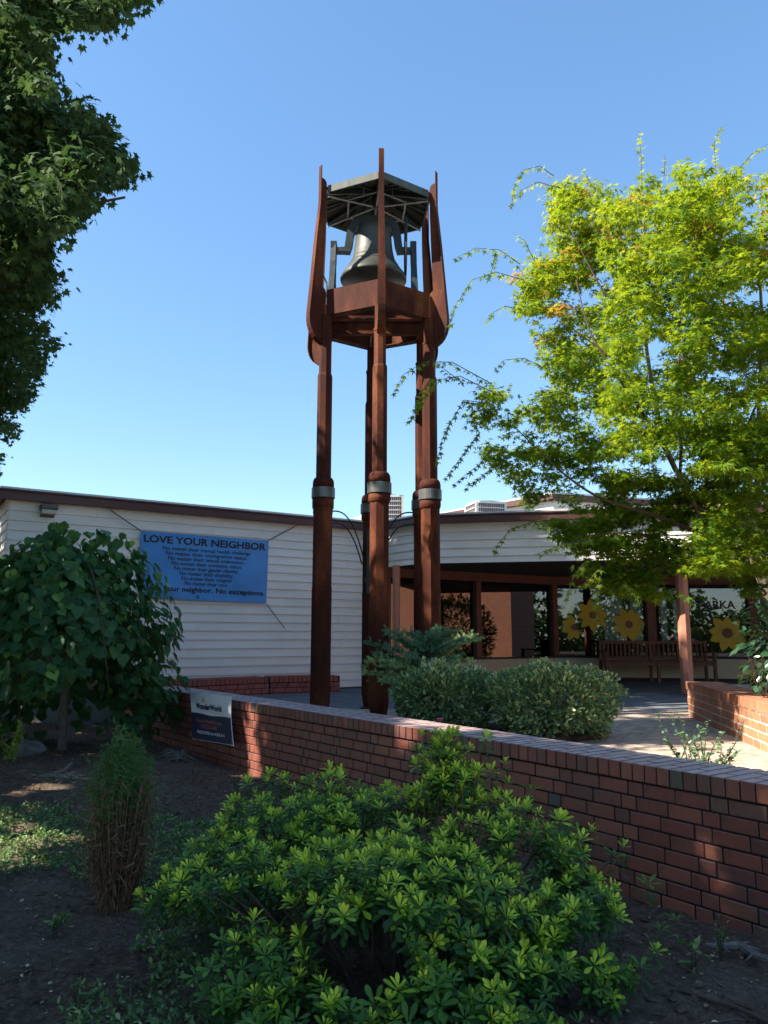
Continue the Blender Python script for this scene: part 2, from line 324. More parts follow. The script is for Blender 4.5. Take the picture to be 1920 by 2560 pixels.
STAR_S = tmpl_star([-100, -50, 0, 50, 100], [0.6, 0.9, 1.0, 0.9, 0.6], 0.6)
STAR_M = tmpl_star([-125, -95, -52, -25, 0, 25, 52, 95, 125], [0.35, 0.62, 0.88, 0.62, 1.0, 0.62, 0.88, 0.62, 0.35], 0.62, droop=0.18)
ELL = tmpl_ellipse(); ELLB = tmpl_ellipse(0.55, 0.08, 0.1); HEART = tmpl_heart()
AZL = (np.array([(0, 0, 0), (0.35, 0.10, .03), (0.68, 0.17, .05), (0.9, 0.12, .02), (1, 0, -.03), (0.9, -0.12, .02), (0.68, -0.17, .05), (0.35, -0.10, .03), (0.5, 0, -.01), (0.8, 0, -.015)]), [(0, 8, 1), (1, 8, 9, 2), (2, 9, 3), (3, 9, 4), (0, 7, 8), (7, 6, 9, 8), (6, 5, 9), (5, 4, 9)])
NEEDLE = (np.array([(0, -.04, 0), (0, .04, 0), (1, 0, 0)], float), [(0, 1, 2)])
BLADE = (np.array([(0, -.06, 0), (0, .06, 0), (0.55, .045, .04), (0.55, -.045, .04), (1, 0, -.04)], float), [(0, 1, 2, 3), (3, 2, 4)])
def cloud(name, tmpl, pos, fr, size, var, mats, parent=None, midx=None, **kw):
    tv, tf = tmpl; n = len(pos); k = len(tv)
    size = np.broadcast_to(np.asarray(size, float), (n,))
    co = np.einsum('nij,kj->nki', fr, tv)*size[:, None, None]+np.asarray(pos)[:, None, :]
    me = bpy.data.meshes.new(name)
    lens = np.array([len(f) for f in tf]); flat = np.concatenate([np.array(f) for f in tf])
    loops = (flat[None, :]+(np.arange(n)*k)[:, None]).ravel(); ll = np.tile(lens, n); st = np.concatenate([[0], np.cumsum(ll)[:-1]])
    me.vertices.add(n*k); me.vertices.foreach_set('co', co.ravel())
    me.loops.add(len(loops)); me.loops.foreach_set('vertex_index', loops.astype(np.int32))
    me.polygons.add(len(ll)); me.polygons.foreach_set('loop_start', st.astype(np.int32)); me.polygons.foreach_set('loop_total', ll.astype(np.int32))
    for m in (mats if isinstance(mats, (list, tuple)) else [mats]): me.materials.append(m)
    if midx is not None: me.polygons.foreach_set('material_index', np.tile(np.array(midx, np.int32), n))
    me.polygons.foreach_set('use_smooth', np.ones(len(ll), bool))
    a = me.attributes.new('var', 'FLOAT', 'POINT'); a.data.foreach_set('value', np.repeat(np.clip(var, 0, 1), k).astype(np.float32))
    me.update(calc_edges=True); me.validate()
    return link(bpy.data.objects.new(name, me), parent, **kw)
def rdir(n, up=0.0):
    d = norm(RNG.normal(size=(n, 3))); d[:, 2] += up; return norm(d)

# ------------------------------------------------------------------ ground and plaza
def gz(x, y):
    t = np.clip((-x-0.5)/4.5, 0, 1); t = t*t*(3-2*t)
    return -0.455+0.10*t
wall_near = [(-3.95, 11.62), (-3.63, 11.2), (-3.28, 10.77), (-2.36, 9.62), (-1.66, 8.65), (-1.08, 7.95), (-0.72, 7.5), (-0.24, 6.82), (0.2, 6.24), (0.55, 5.81), (0.92, 5.3), (1.14, 4.99), (1.33, 4.71), (1.515, 4.45), (1.69, 4.2), (1.9, 3.9), (2.3, 3.35), (2.75, 2.75), (3.2, 2.15), (3.7, 1.5)]
def resample(P, step=0.05):
    P = np.array(P, float); s = np.concatenate([[0], np.cumsum(np.linalg.norm(np.diff(P, axis=0), axis=1))])
    c = np.polyfit(s, P, 5); S = np.arange(0, s[-1], step)
    return S, np.stack([np.polyval(c[:, 0], S), np.polyval(c[:, 1], S)], 1)
WS, WP = resample(wall_near)
def wall_at(s):
    p = np.array([np.interp(s, WS, WP[:, 0]), np.interp(s, WS, WP[:, 1])])
    q = np.array([np.interp(s+0.05, WS, WP[:, 0]), np.interp(s+0.05, WS, WP[:, 1])]); r = np.array([np.interp(s-0.05, WS, WP[:, 0]), np.interp(s-0.05, WS, WP[:, 1])])
    t = (q-r)/np.linalg.norm(q-r); nrm = np.array([-t[1], t[0]])          # to the plaza side
    return p, t, nrm
b = MB(); b.add([(-400, -400, -0.62), (400, -400, -0.62), (400, 400, -0.62), (-400, 400, -0.62)], [(0, 1, 2, 3)]); b.obj('ground', M['ground'], kind='structure')
# garden soil with relief
xs = np.arange(-9, 4.2, 0.055); ys = np.arange(0.3, 12.6, 0.055)
def vnoise(x, y, sc, seed=0):
    r = np.random.default_rng(seed); g = r.random((80, 80)); X = x*sc+37.3; Y = y*sc+21.7
    i = np.floor(X).astype(int); j = np.floor(Y).astype(int); fx = X-i; fy = Y-j; fx = fx*fx*(3-2*fx); fy = fy*fy*(3-2*fy)
    G = lambda a, b_: g[a % 80, b_ % 80]
    return (G(i, j)*(1-fx)+G(i+1, j)*fx)*(1-fy)+(G(i, j+1)*(1-fx)+G(i+1, j+1)*fx)*fy
def gh(x, y):
    x = np.asarray(x, float); y = np.asarray(y, float)
    return gz(x, y)+0.05*(vnoise(x, y, 1.3, 1)-0.5)+0.045*(vnoise(x, y, 4, 2)-0.5)+0.034*(vnoise(x, y, 11, 3)-0.5)
X, Y = np.meshgrid(xs, ys); Zg = gh(X, Y); nx, ny = len(xs), len(ys)
# the soil stops beneath the wall
near_s = np.array([[*WP[i]] for i in range(len(WP))])
xw = np.interp(Y, near_s[::-1, 1], near_s[::-1, 0]); keep = (X < xw+0.22)
V = np.stack([X, Y, Zg], -1).reshape(-1, 3); idx = np.arange(nx*ny).reshape(ny, nx)
F = [(int(idx[j, i]), int(idx[j, i+1]), int(idx[j+1, i+1]), int(idx[j+1, i])) for j in range(ny-1) for i in range(nx-1) if keep[j, i]]
me = bpy.data.meshes.new('garden_soil'); me.from_pydata(V.tolist(), [], F); me.materials.append(M['soil']); me.polygons.foreach_set('use_smooth', [True]*len(F)); me.update()
link(bpy.data.objects.new('garden_soil', me), kind='structure')
# plaza slab behind the wall: asphalt, brick strip nearer
off = [wall_at(s) for s in np.arange(0, WS[-1], 0.4)]
edge = [tuple(p+n*0.25) for p, t, n in off]
b = MB(); b.prism([(-9, 12.0)]+edge+[(20, 1.4), (20, 30), (-9, 30)], -0.6, -0.012); b.obj('plaza', M['asphalt'], kind='structure')
b = MB(); b.prism([tuple(e) for e in edge if e[1] < 10.6 and e[1] > 2]+[(14, 2.0), (14, 10.62), (edge[3][0]+0.3, 10.62)], -0.011, -0.007); b.obj('paving_bed', M['mortar_light'], kind='structure')
b = MB(); R3 = random.Random(3)
w_, l_ = 0.082, 0.205
for j in range(int((10.6-4.2)/w_)):
    y = 4.2+j*w_
    xe = np.interp(y, near_s[::-1, 1], near_s[::-1, 0])+0.5
    x = xe+(0.1 if j % 2 else 0)
    while x < 6.4:
        dz = R3.uniform(-0.0015, 0.0015); x0, x1, y0, y1 = x+0.003, x+l_-0.004, y+0.003, y+w_-0.004
        b.add([(x0, y0, -0.008), (x1, y0, -0.008), (x1, y1, -0.008), (x0, y1, -0.008), (x0+.002, y0+.002, dz), (x1-.002, y0+.002, dz), (x1-.002, y1-.002, dz), (x0+.002, y1-.002, dz)], [(4, 5, 6, 7), (0, 1, 5, 4), (1, 2, 6, 5), (3, 0, 4, 7)])
        x += l_
b.obj('paving_brick', M['paver'], kind='stuff')
bed = [(1.10+1.15*math.cos(a), 7.95+0.62*math.sin(a)) for a in np.linspace(0, 2*PI, 40)[:-1]]
b = MB(); b.prism(bed, -0.01, 0.05); b.obj('planting_bed', M['bed'], kind='structure')
b = MB(); ring = [(p[0], p[1], 0.03) for p in bed]; 
b = MB(); b.prism([(6.2, 14.1), (11, 13.6), (11, 13.78), (6.2, 14.28)], -0.01, 0.11); b.obj('kerb', M['concrete'], kind='structure', bevel=0.01)
b = MB(); b.prism([(-14, 12.6), (-4.4, 12.2), (-4.1, 14.5), (-14, 17)], -0.5, -0.30); b.obj('concrete_path', M['concrete'], kind='structure')

# ------------------------------------------------------------------ brick walls
def brick_mesh(name, l, w, h, mat, bev=0.004, top=None):
    b = MB(); b.box((0, 0, 0), (l, w, h)); me = b.mesh(name, [mat, top] if top else mat)
    bm = bmesh.new(); bm.from_mesh(me); bmesh.ops.bevel(bm, geom=list(bm.edges), offset=bev, segments=1, affect='EDGES')
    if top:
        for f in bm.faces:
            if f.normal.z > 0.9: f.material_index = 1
    bm.to_mesh(me); bm.free(); return me
def join_list(name, items, mat, parent):
    """items: (mesh, matrix) -> one joined part"""
    Vv, Ff, Mi, mats = [], [], [], [mat]
    for me, mt in items:
        if len(me.materials) > len(mats): mats = list(me.materials)
        Mi += [p.material_index for p in me.polygons]; o = len(Vv); Vv += [tuple(mt @ v.co) for v in me.vertices]; Ff += [tuple(i+o for i in p.vertices) for p in me.polygons]
    if not Vv: return None
    me = bpy.data.meshes.new(name); me.from_pydata(Vv, [], Ff); [me.materials.append(q) for q in mats]; me.polygons.foreach_set('material_index', Mi); me.update()
    return link(bpy.data.objects.new(name, me), parent, kind='stuff')
def lay(name, items, mat, parent, limit=298):
    """items: (mesh, matrix, distance): the nearest become parts, the rest one joined part"""
    items = sorted(items, key=lambda t: t[2])
    for me, mt, d in items[:limit]:
        o = bpy.data.objects.new(name, me); o.matrix_world = mt; link(o, parent)
    join_list(name+'_rest', [(a, m) for a, m, d in items[limit:]], mat, parent)
BH, BJ = 0.0715, 0.0095          # brick height and joint
def brick_wall(root, path, s0, s1, ztop, courses, depth, mat, mortar, seed, limit=298, flip=1, vis=None, both=False, mort_in=0.007, top=None):
    """path(s)->(p,t,n): p on the visible face, n into the wall"""
    R = random.Random(seed); pitch = BH+BJ
    st = brick_mesh('brick', 0.195, 0.095, BH, mat); hd = brick_mesh('brick', 0.093, 0.095, BH, mat)
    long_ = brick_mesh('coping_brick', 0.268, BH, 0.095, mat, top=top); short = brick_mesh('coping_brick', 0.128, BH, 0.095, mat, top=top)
    zc = ztop-0.0985                                # underside of coping course
    br, cp = [], []
    def M4(p, n, t, z, dn, rot=None):
        tt = Vector((t[0], t[1], 0)); nn = Vector((n[0], n[1], 0)); m = Matrix.Identity(4)
        m.col[0] = (*tt, 0); m.col[1] = (*nn, 0); m.col[2] = (0, 0, 1, 0)
        q = p+n*dn; m.col[3] = (q[0], q[1], z, 1)
        return m @ Matrix.Rotation(R.uniform(-0.012, 0.012), 4, 'Z') @ Matrix.Rotation(R.uniform(-0.008, 0.008), 4, 'Y')
    for c in range(courses):
        z = zc-BJ/2-(c+0.5)*pitch+R.uniform(-0.001, 0.001); s = s0+(c*0.155) % 0.5-0.4; k = c
        while s < s1:
            L = (0.2045, 0.2045, 0.1025)[k % 3]; me = (st, st, hd)[k % 3]; k += 1
            lo, hi = max(s, s0), min(s+L, s1)
            if hi-lo > 0.04:
                kx = (hi-lo-0.0095)/(L-0.0095)
                for side in ((0, 1) if both else (0,)):
                    p, t, n = path((lo+hi)/2); dn = 0.0475+R.uniform(-0.002, 0.003) if not side else depth-0.0475
                    m = M4(p, n, t, z, dn) @ Matrix.Diagonal((kx, 1, 1, 1)); br.append((me, m, math.hypot(m.translation.x, m.translation.y)+(50 if side else 0)))
            s += L
    s = s0; k = 0
    while s+pitch <= s1+0.001:
        p, t, n = path(s+pitch/2)
        order = ((long_, 0.268), (short, 0.128)) if k % 2 else ((short, 0.128), (long_, 0.268)); dn = -0.012
        for me, l in order:
            m = M4(p, n, t, ztop-0.0475+R.uniform(-0.001, 0.0015), dn+l/2+R.uniform(-0.002, 0.002)) @ Matrix.Rotation(PI/2, 4, 'Z')
            cp.append((me, m, math.hypot(m.translation.x, m.translation.y))); dn += l+0.009
        s += pitch; k += 1
    if vis: br = [i for i in br if vis(i[1].translation)]; cp = [i for i in cp if vis(i[1].translation)]
    lay('brick', br, mat, root, limit); lay('coping_brick', cp, mat, root, limit)
    # mortar core
    S = np.arange(s0+0.01, s1-0.005, 0.2).tolist()+[s1-0.01]; A = []; B = []; A2 = []; B2 = []
    for s_ in S:
        p, t, n = path(s_); A.append(p+n*mort_in); B.append(p+n*(depth-mort_in)); A2.append(p+n*(mort_in-0.010)); B2.append(p+n*(depth-0.005))
    def band(A, B, z0, z1):
        n = len(A); V = [(p[0], p[1], z) for z in (z0, z1) for p in A]+[(p[0], p[1], z) for z in (z0, z1) for p in B]
        f = []
        for i in range(n-1): f += [(i, i+1, n+i+1, n+i), (2*n+i, 3*n+i, 3*n+i+1, 2*n+i+1), (n+i, n+i+1, 3*n+i+1, 3*n+i)]
        f += [(0, n, 3*n, 2*n), (n-1, 3*n-1, 4*n-1, 2*n-1)]; return V, f
    b = MB(); b.add(*band(A, B, zc-courses*pitch-0.05, zc)); b.add(*band(A2, B2, zc+0.0005, ztop-mort_in)); b.obj('mortar', mortar, root)
WD = 0.405
gw = thing('garden_wall', 'long low curved dark red brick retaining wall running from the right edge to the small preschool sign', 'brick wall', (0.9, 5.3, -0.45))
gw.location = (0, 0, 0)
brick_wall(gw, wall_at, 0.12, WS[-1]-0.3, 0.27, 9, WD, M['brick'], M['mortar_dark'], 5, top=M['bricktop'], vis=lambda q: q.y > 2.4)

def straight(a, b_):
    a = np.array(a, float); b_ = np.array(b_, float); t = (b_-a)/np.linalg.norm(b_-a); n = np.array([-t[1], t[0]])
    return (lambda s: (a+t*s, t, n)), float(np.linalg.norm(b_-a))
# right planter wall (sunlit): left-facing face, then far end
pw = thing('planter_wall', 'sunlit orange brick planter wall beside the porch column, pale mortar joints', 'brick wall')
f1, L1 = straight((3.775, 9.78), (2.72, 3.4)); brick_wall(pw, f1, 0, L1, 0.42, 4, WD, M['brick2'], M['mortar_light'], 8, mort_in=0.004)
b = MB(); b.prism([(4.12, 9.6), (3.1, 3.4), (9, 3.4), (9, 9.6)], -0.1, 0.30); b.obj('planter_soil', M['bed'], kind='structure')
f2, L2 = straight((8.0, 9.75), (4.16, 9.77))
# back wall left of the tower
bw = thing('back_planter_wall', 'low red brick planter wall with a corner, in front of the white siding left of the tower', 'brick wall')
f3, L3 = straight((-5.2, 10.25), (-1.905, 13.10)); brick_wall(bw, f3, 1.9, L3, 0.275, 4, 0.3, M['brick3'], M['mortar_dark'], 9)
f4, L4 = straight((-1.895, 13.10), (-0.75, 13.62)); brick_wall(bw, f4, 0, L4, 0.275, 4, 0.3, M['brick3'], M['mortar_dark'], 10)
lw = thing('low_brick_edging', 'very low red brick edging at the far left behind the trees', 'brick wall')
f5, L5 = straight((-8.5, 10.9), (-4.7, 12.3)); brick_wall(lw, f5, 0, L5, -0.09, 3, 0.2, M['brick3'], M['mortar_dark'], 12)

# ------------------------------------------------------------------ building
bd = thing('building', 'single storey community building with white lap siding, brown fascia and recessed glazed porch', 'building')
LA, LB = np.array([-5.61, 11.345]), np.array([-0.12, 14.905])      # left wall
RB_ = np.array([0.72, 13.86]); RC = np.array([9.5, 11.68])          # right short facet end, right long facet end
TOP = 2.95; CO = 0.1475
def siding(a, b_, z0, z1, mat, seed, seg=3.6, cuts=None):
    """boards between plan points a and b_, wall behind them (normal to the left of a->b_ points into the building)"""
    R = random.Random(seed); a = np.array(a); b_ = np.array(b_); L = np.linalg.norm(b_-a); t = (b_-a)/L; n = np.array([-t[1], t[0]])
    k = 0; z = z1
    while z > z0+0.02:
        zb = max(z-CO, z0); s = 0; first = R.uniform(0.9, seg)
        while s < L-1e-3:
            e = min(L, s+(first if s == 0 else seg)); e = L if L-e < 0.35 else e
            lo = s+(0.0015 if s else 0); hi = e-(0.0015 if e < L else 0)
            st = cuts(zb) if cuts else 0
            if hi > st:
                lo = max(lo, st); P = []
                for ss in (lo, hi):
                    for (zz, dn) in ((zb, -0.030), (z-0.001, -0.006), (z-0.001, 0.004), (zb, 0.004)):
                        q = a+t*ss+n*dn; P.append((q[0], q[1], zz))
                b = MB(); b.add(P, [(0, 4, 5, 1), (1, 5, 6, 2), (2, 6, 7, 3), (3, 7, 4, 0), (0, 1, 2, 3), (7, 6, 5, 4)]); b.obj('siding_board', mat, bd)
            s = e
        z -= CO; k += 1
def wall_slab(name, a, b_, z0, z1, th, mat, inset=0.004):
    a = np.array(a); b_ = np.array(b_); t = (b_-a)/np.linalg.norm(b_-a); n = np.array([-t[1], t[0]])
    P = [a+n*inset, b_+n*inset, b_+n*(inset+th), a+n*(inset+th)]; b = MB(); b.prism([tuple(p) for p in P], z0, z1); return b.obj(name, mat, bd)
CUT = 1.55
siding(LA, LB, 0.02, TOP, M['siding'], 1, cuts=lambda zb: 0 if zb > 2.05 else CUT)
siding(LB, RB_, 2.245, TOP, M['siding'], 2)
siding(RB_, RC, 2.245, TOP, M['siding'], 3)
tL = (LB-LA)/np.linalg.norm(LB-LA); nL = np.array([-tL[1], tL[0]])
LE = np.array([-7.2, 13.9]); siding(LE, LA, 2.06, TOP, M['siding'], 4)
wall_slab('wall', LA+tL*CUT, LB, -0.1, TOP, 0.16, M['interior']); wall_slab('wall', LA, LA+tL*CUT, 2.06, TOP, 0.16, M['interior'])
wall_slab('wall', LB, RB_, 2.25, TOP, 0.14, M['interior'], 0.006); wall_slab('wall', RB_, RC, 2.25, TOP, 0.14, M['interior'], 0.006); wall_slab('wall', LE, LA, 2.06, TOP, 0.14, M['interior'], 0.006)
# end of full height siding at the porch: cream trim strip
# left recess dark wall
b = MB(); q0 = LA+tL*CUT+nL*0.02; q1 = q0+nL*2.2; q2 = LA-tL*2.5+nL*2.2
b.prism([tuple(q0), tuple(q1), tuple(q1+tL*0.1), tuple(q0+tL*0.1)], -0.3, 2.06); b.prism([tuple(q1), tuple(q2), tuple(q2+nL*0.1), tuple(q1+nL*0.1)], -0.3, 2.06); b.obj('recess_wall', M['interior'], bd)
# frieze trim, fascia and flashing follow the front line
def offline(P, d):
    P = [np.array(p) for p in P]; out = []
    for i, p in enumerate(P):
        ns = []
        if i > 0: t = (P[i]-P[i-1]); t = t/np.linalg.norm(t); ns.append(np.array([-t[1], t[0]]))
        if i < len(P)-1: t = (P[i+1]-P[i]); t = t/np.linalg.norm(t); ns.append(np.array([-t[1], t[0]]))
        n = sum(ns); n = n/np.linalg.norm(n); c = n@ns[0]; out.append(p+n*d/c)
    return out
line = [LE, LA, LB, RB_, RC]
def strip(name, d0, d1, z0, z1, mat, ln=line, bev=0):
    A = offline(ln, d0); B = offline(ln, d1)
    for i in range(len(ln)-1):
        b = MB(); b.prism([tuple(A[i]), tuple(A[i+1]), tuple(B[i+1]), tuple(B[i])], z0, z1); b.obj(name, mat, bd, bevel=bev)
strip('frieze_board', -0.030, 0.0, TOP+0.001, TOP+0.052, M['siding'])
strip('soffit', -0.13, 0.1, TOP+0.054, TOP+0.064, M['soffit'])
strip('fascia', -0.16, -0.10, TOP-0.005, TOP+0.125, M['brown'], bev=0.006)
strip('fascia', -0.185, -0.08, TOP+0.127, TOP+0.150, M['brown'])
strip('roof_flashing', -0.15, 0.25, TOP+0.152, TOP+0.185, M['flash'])
A = offline(line, 0.22); roofpoly = [tuple(p) for p in A]+[(14, 30), (-12, 30)]
b = MB(); b.prism(roofpoly, TOP+0.07, TOP+0.155); b.obj('roof', M['roofing'], bd)
# porch glazing line
G0, G1, G2, G3 = np.array([0.02, 14.86]), np.array([3.80, 17.2]), np.array([6.0, 17.1]), np.array([9.6, 16.4])
gl = [G0, G1, G2, G3]
SILL, HEAD = 0.50, 2.08
def pt(i, f): return gl[i]+(gl[i+1]-gl[i])*f
b = MB(); A = offline(line, 0.16)
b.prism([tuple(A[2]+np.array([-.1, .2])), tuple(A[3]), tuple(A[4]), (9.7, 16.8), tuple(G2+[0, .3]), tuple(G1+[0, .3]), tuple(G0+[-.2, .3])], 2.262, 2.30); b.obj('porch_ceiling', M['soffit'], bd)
for i in range(3):
    siding(gl[i], gl[i+1], 0.06, SILL-0.02, M['cream'], 20+i, seg=2.4); wall_slab('base_wall', gl[i], gl[i+1], -0.1, SILL-0.02, 0.1, M['soffit'], 0.006)
    A_ = offline(gl, -0.03); B_ = offline(gl, 0.1)
    for nm, z0, z1, d0, d1, mt in (('sill', SILL-0.019, SILL+0.01, -0.05, 0.1, 'soffit'), ('head_beam', HEAD, HEAD+0.178, -0.04, 0.1, 'brownred')):
        A_ = offline(gl, d0); B_ = offline(gl, d1); b = MB(); b.prism([tuple(A_[i]), tuple(A_[i+1]), tuple(B_[i+1]), tuple(B_[i])], z0, z1); b.obj(nm, M[mt], bd)
def seg_frac(u, i):   # where the sight line u meets glazing segment i
    p = on_wall(u, 1560, gl[i], gl[i+1])[:2]; d = gl[i+1]-gl[i]; return float((p-gl[i])@d/(d@d))
posts = [(0, 0.012, 0.10), (0, seg_frac(1193, 0), 0.13), (0, 0.992, 0.14), (1, seg_frac(1628, 1), 0.19), (2, seg_frac(1884, 2), 0.16), (2, 0.8, 0.16)]
pos_s = []
cum = [0]
for i in range(3): cum.append(cum[-1]+np.linalg.norm(gl[i+1]-gl[i]))
for i, f, w in posts:
    p = pt(i, f); t = (gl[i+1]-gl[i]); t = t/np.linalg.norm(t); a = math.atan2(t[1], t[0])
    b = MB(); b.box((p[0], p[1], (SILL+0.011+HEAD-0.001)/2), (w, 0.13, HEAD-SILL-0.012), a); b.obj('window_post', M['brownred'], bd)
    d = MB(); d.box((p[0]-t[0]*(w/2+0.022), p[1]-t[1]*(w/2+0.022), (SILL+HEAD)/2+0.005), (0.04, 0.07, HEAD-SILL-0.014), a); d.obj('window_frame', M['soffit'], bd)
    pos_s.append((i, cum[i]+f*(cum[i+1]-cum[i]), w))
def gpoint(s):
    for i in range(3):
        if s <= cum[i+1]+1e-6: return gl[i]+(gl[i+1]-gl[i])*((s-cum[i])/(cum[i+1]-cum[i])), i
    return gl[3], 2
stops = sorted([s for _, s, _ in pos_s]+[cum[1], cum[2], cum[3]])
for s0, s1 in zip(stops[:-1], stops[1:]):
    if s1-s0 < 0.2: continue
    p0, i0 = gpoint(s0+0.075); p1, _ = gpoint(s1-0.075); t = (p1-p0)/np.linalg.norm(p1-p0); n = np.array([-t[1], t[0]])
    P = [p0+n*0.03, p1+n*0.03, p1+n*0.036, p0+n*0.036]; b = MB(); b.prism([tuple(q) for q in P], SILL+0.011, HEAD-0.001); b.obj('window_pane', M['glass'], bd)
# interior: floor, rear wall with daylight windows
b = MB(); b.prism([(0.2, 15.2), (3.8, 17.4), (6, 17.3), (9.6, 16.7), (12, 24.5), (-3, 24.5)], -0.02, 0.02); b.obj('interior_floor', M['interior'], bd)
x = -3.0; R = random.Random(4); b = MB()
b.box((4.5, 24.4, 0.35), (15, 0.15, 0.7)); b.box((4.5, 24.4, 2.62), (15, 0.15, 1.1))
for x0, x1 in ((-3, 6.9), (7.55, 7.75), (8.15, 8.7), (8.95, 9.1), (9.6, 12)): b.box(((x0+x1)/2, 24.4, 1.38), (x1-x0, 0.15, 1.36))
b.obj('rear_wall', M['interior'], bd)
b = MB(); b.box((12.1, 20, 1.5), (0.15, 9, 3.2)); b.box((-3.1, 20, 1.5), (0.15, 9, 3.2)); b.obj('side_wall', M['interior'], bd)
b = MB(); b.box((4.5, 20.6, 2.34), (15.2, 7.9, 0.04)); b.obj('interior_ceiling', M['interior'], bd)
# left part rear closure so that no daylight leaks
b = MB(); b.prism([(-12, 29.8), (14, 29.8), (14, 30), (-12, 30)], -0.6, 3.0); b.prism([(-12, 16), (-11.8, 16), (-11.8, 29.7), (-12, 29.7)], -0.6, 3.0); b.obj('rear_wall', M['siding'], bd)
# upper block on the roof
UA, UB, UC = np.array([1.0, 22.6]), np.array([4.15, 18.55]), np.array([12, 21.0])
b = MB(); b.prism([tuple(UA), tuple(UB), tuple(UC), (12, 27), (1, 27)], 3.11, 4.30); b.obj('upper_wall', M['siding'], bd)
for zz in np.arange(3.20, 4.09, CO):
    b = MB()
    for p, q in ((UA, UB), (UB, UC)):
        t = (q-p)/np.linalg.norm(q-p); n = np.array([-t[1], t[0]]); b.prism([tuple(p-n*0.014), tuple(q-n*0.014), tuple(q), tuple(p)], zz, zz+CO-0.012)
    b.obj('siding_board', M['siding'], bd)
ul = [UA, UB, UC]; A = offline(ul, -0.18); B = offline(ul, 0.05)
for i in range(2):
    b = MB(); b.prism([tuple(A[i]), tuple(A[i+1]), tuple(B[i+1]), tuple(B[i])], 4.23, 4.36); b.obj('fascia', M['brown'], bd)
    b = MB(); b.prism([tuple(A[i]), tuple(A[i+1]), tuple(B[i+1]), tuple(B[i])], 4.362, 4.40); b.obj('roof_flashing', M['flash'], bd)
b = MB(); b.prism([tuple(B[0]), tuple(B[1]), tuple(B[2]), (12, 27), (1, 27)], 4.2, 4.37); b.obj('roof', M['roofing'], bd)
b = MB(); P = at_y(884, 1297, 18); Q = at_y(915, 1272, 18)
b.add([(P[0]-.1, 18, 3.12), (Q[0]+.5, 18, 3.12), (Q[0]+.5, 18, Q[2]+.1), (P[0], 18, P[2]+.02), (P[0]-.1, 19, 3.12), (Q[0]+.5, 19, 3.12), (Q[0]+.5, 19, Q[2]+.1), (P[0], 19, P[2]+.02)], [(0, 1, 2, 3), (7, 6, 5, 4), (0, 3, 7, 4), (3, 2, 6, 7), (1, 5, 6, 2)]); b.obj('roof_curb', M['siding'], bd)

# porch columns
def octa(r, a0): return [(r/math.cos(PI/8)*math.cos(a0+PI/8+k*PI/4), r/math.cos(PI/8)*math.sin(a0+PI/8+k*PI/4)) for k in range(8)]
for (x, y, lab) in ((5.17, 13.36, 'octagonal porch column standing at the end of the orange brick planter wall'), (0.235, 14.35, 'octagonal porch column at the inner corner by the white siding')):
    b = MB(); b.prism([(x+p[0], y+p[1]) for p in octa(0.098 if x > 1 else 0.066, 0.3)], 0.0, 2.255)
    t = thing('porch_column', lab, 'column', group='porch columns'); b.obj('shaft', M['porchcol'], t, bevel=0.004)
    b = MB(); b.tube([(x-0.02, y-0.12, 0.12), (x-0.02, y-0.14, 0.12)], 0.02, 10); b.obj('bolt', M['iron'], t)

# sunflowers, letters and things on the glazing
def sunflower(u, v, i, r, petals, disc, label, a0=0.2, only=None):
    p = on_wall(u, v, gl[i], gl[i+1]); t = (gl[i+1]-gl[i]); t = t/np.linalg.norm(t); n = np.array([-t[1], t[0]])
    root = thing('paper_sunflower', label, 'window decoration', tuple(p), 'paper sunflowers on the porch windows'); root.location = (0, 0, 0)
    def P(s, z, d): q = p[:2]+t*s+n*d; return (q[0], q[1], p[2]+z)
    R = random.Random(int(u))
    for k in range(petals):
        a = a0+2*PI*k/petals+R.uniform(-.08, .08)
        if only and not (only[0] <= math.degrees(a) % 360 <= only[1]): continue
        rr = r*R.uniform(0.88, 1.08); w = r*0.26; c, s_ = math.cos(a), math.sin(a); b = MB(); pts = []
        for f, g in ((0.12, 0.15), (0.35, 0.8), (0.55, 1.0), (0.78, 0.72), (1.0, 0.0), (0.78, -0.72), (0.55, -1.0), (0.35, -0.8), (0.12, -0.15)):
            pts.append(P(rr*f*c-w*g*s_, rr*f*s_+w*g*c, 0.018+0.0012*(k % 3)))
        b.add(pts, [tuple(range(9))]); b.obj('petal', M['petal'], root)
    b = MB(); b.add([P(disc*math.cos(a), disc*math.sin(a), 0.014) for a in np.linspace(0, 2*PI, 17)[:-1]], [tuple(range(16))]); b.obj('disc', M['flowerc'], root)
sunflower(1436, 1568, 1, 0.30, 8, 0.07, 'half yellow paper sunflower, leftmost on the porch glass, petals only on its left', 0.3, (80, 290))
sunflower(1482, 1538, 1, 0.36, 8, 0.08, 'yellow paper sunflower high on the glass, second from the left', 0.1)
sunflower(1573, 1561, 1, 0.38, 9, 0.085, 'yellow paper sunflower with dark red centre above the bench left half', 0.0)
sunflower(1734, 1560, 1, 0.37, 9, 0.08, 'yellow paper sunflower partly behind the sunlit porch column', 0.25)
sunflower(1819, 1583, 2, 0.40, 9, 0.11, 'yellow paper sunflower with large tan centre, rightmost on the glass', 0.15)
def win_text(body, u, v, i, size, label):
    p = on_wall(u, v, gl[i], gl[i+1]); t = (gl[i+1]-gl[i]); t = t/np.linalg.norm(t); n = np.array([-t[1], t[0]])
    o = put_text('window_lettering', body, M['bluegrey'], None, lambda s, z: (p[0]+t[0]*s+n[0]*0.02, p[1]+t[1]*s+n[1]*0.02, p[2]+z), 0, 0, size=size, weight=0.006)
    o['label'] = label; o['category'] = 'lettering'
win_text('PRA', 1668, 1487, 1, 0.26, 'faint blue grey letters PRA high on the porch glass')
win_text('ARKA', 1800, 1513, 2, 0.24, 'faint blue grey letters ARKA on the rightmost porch glass')
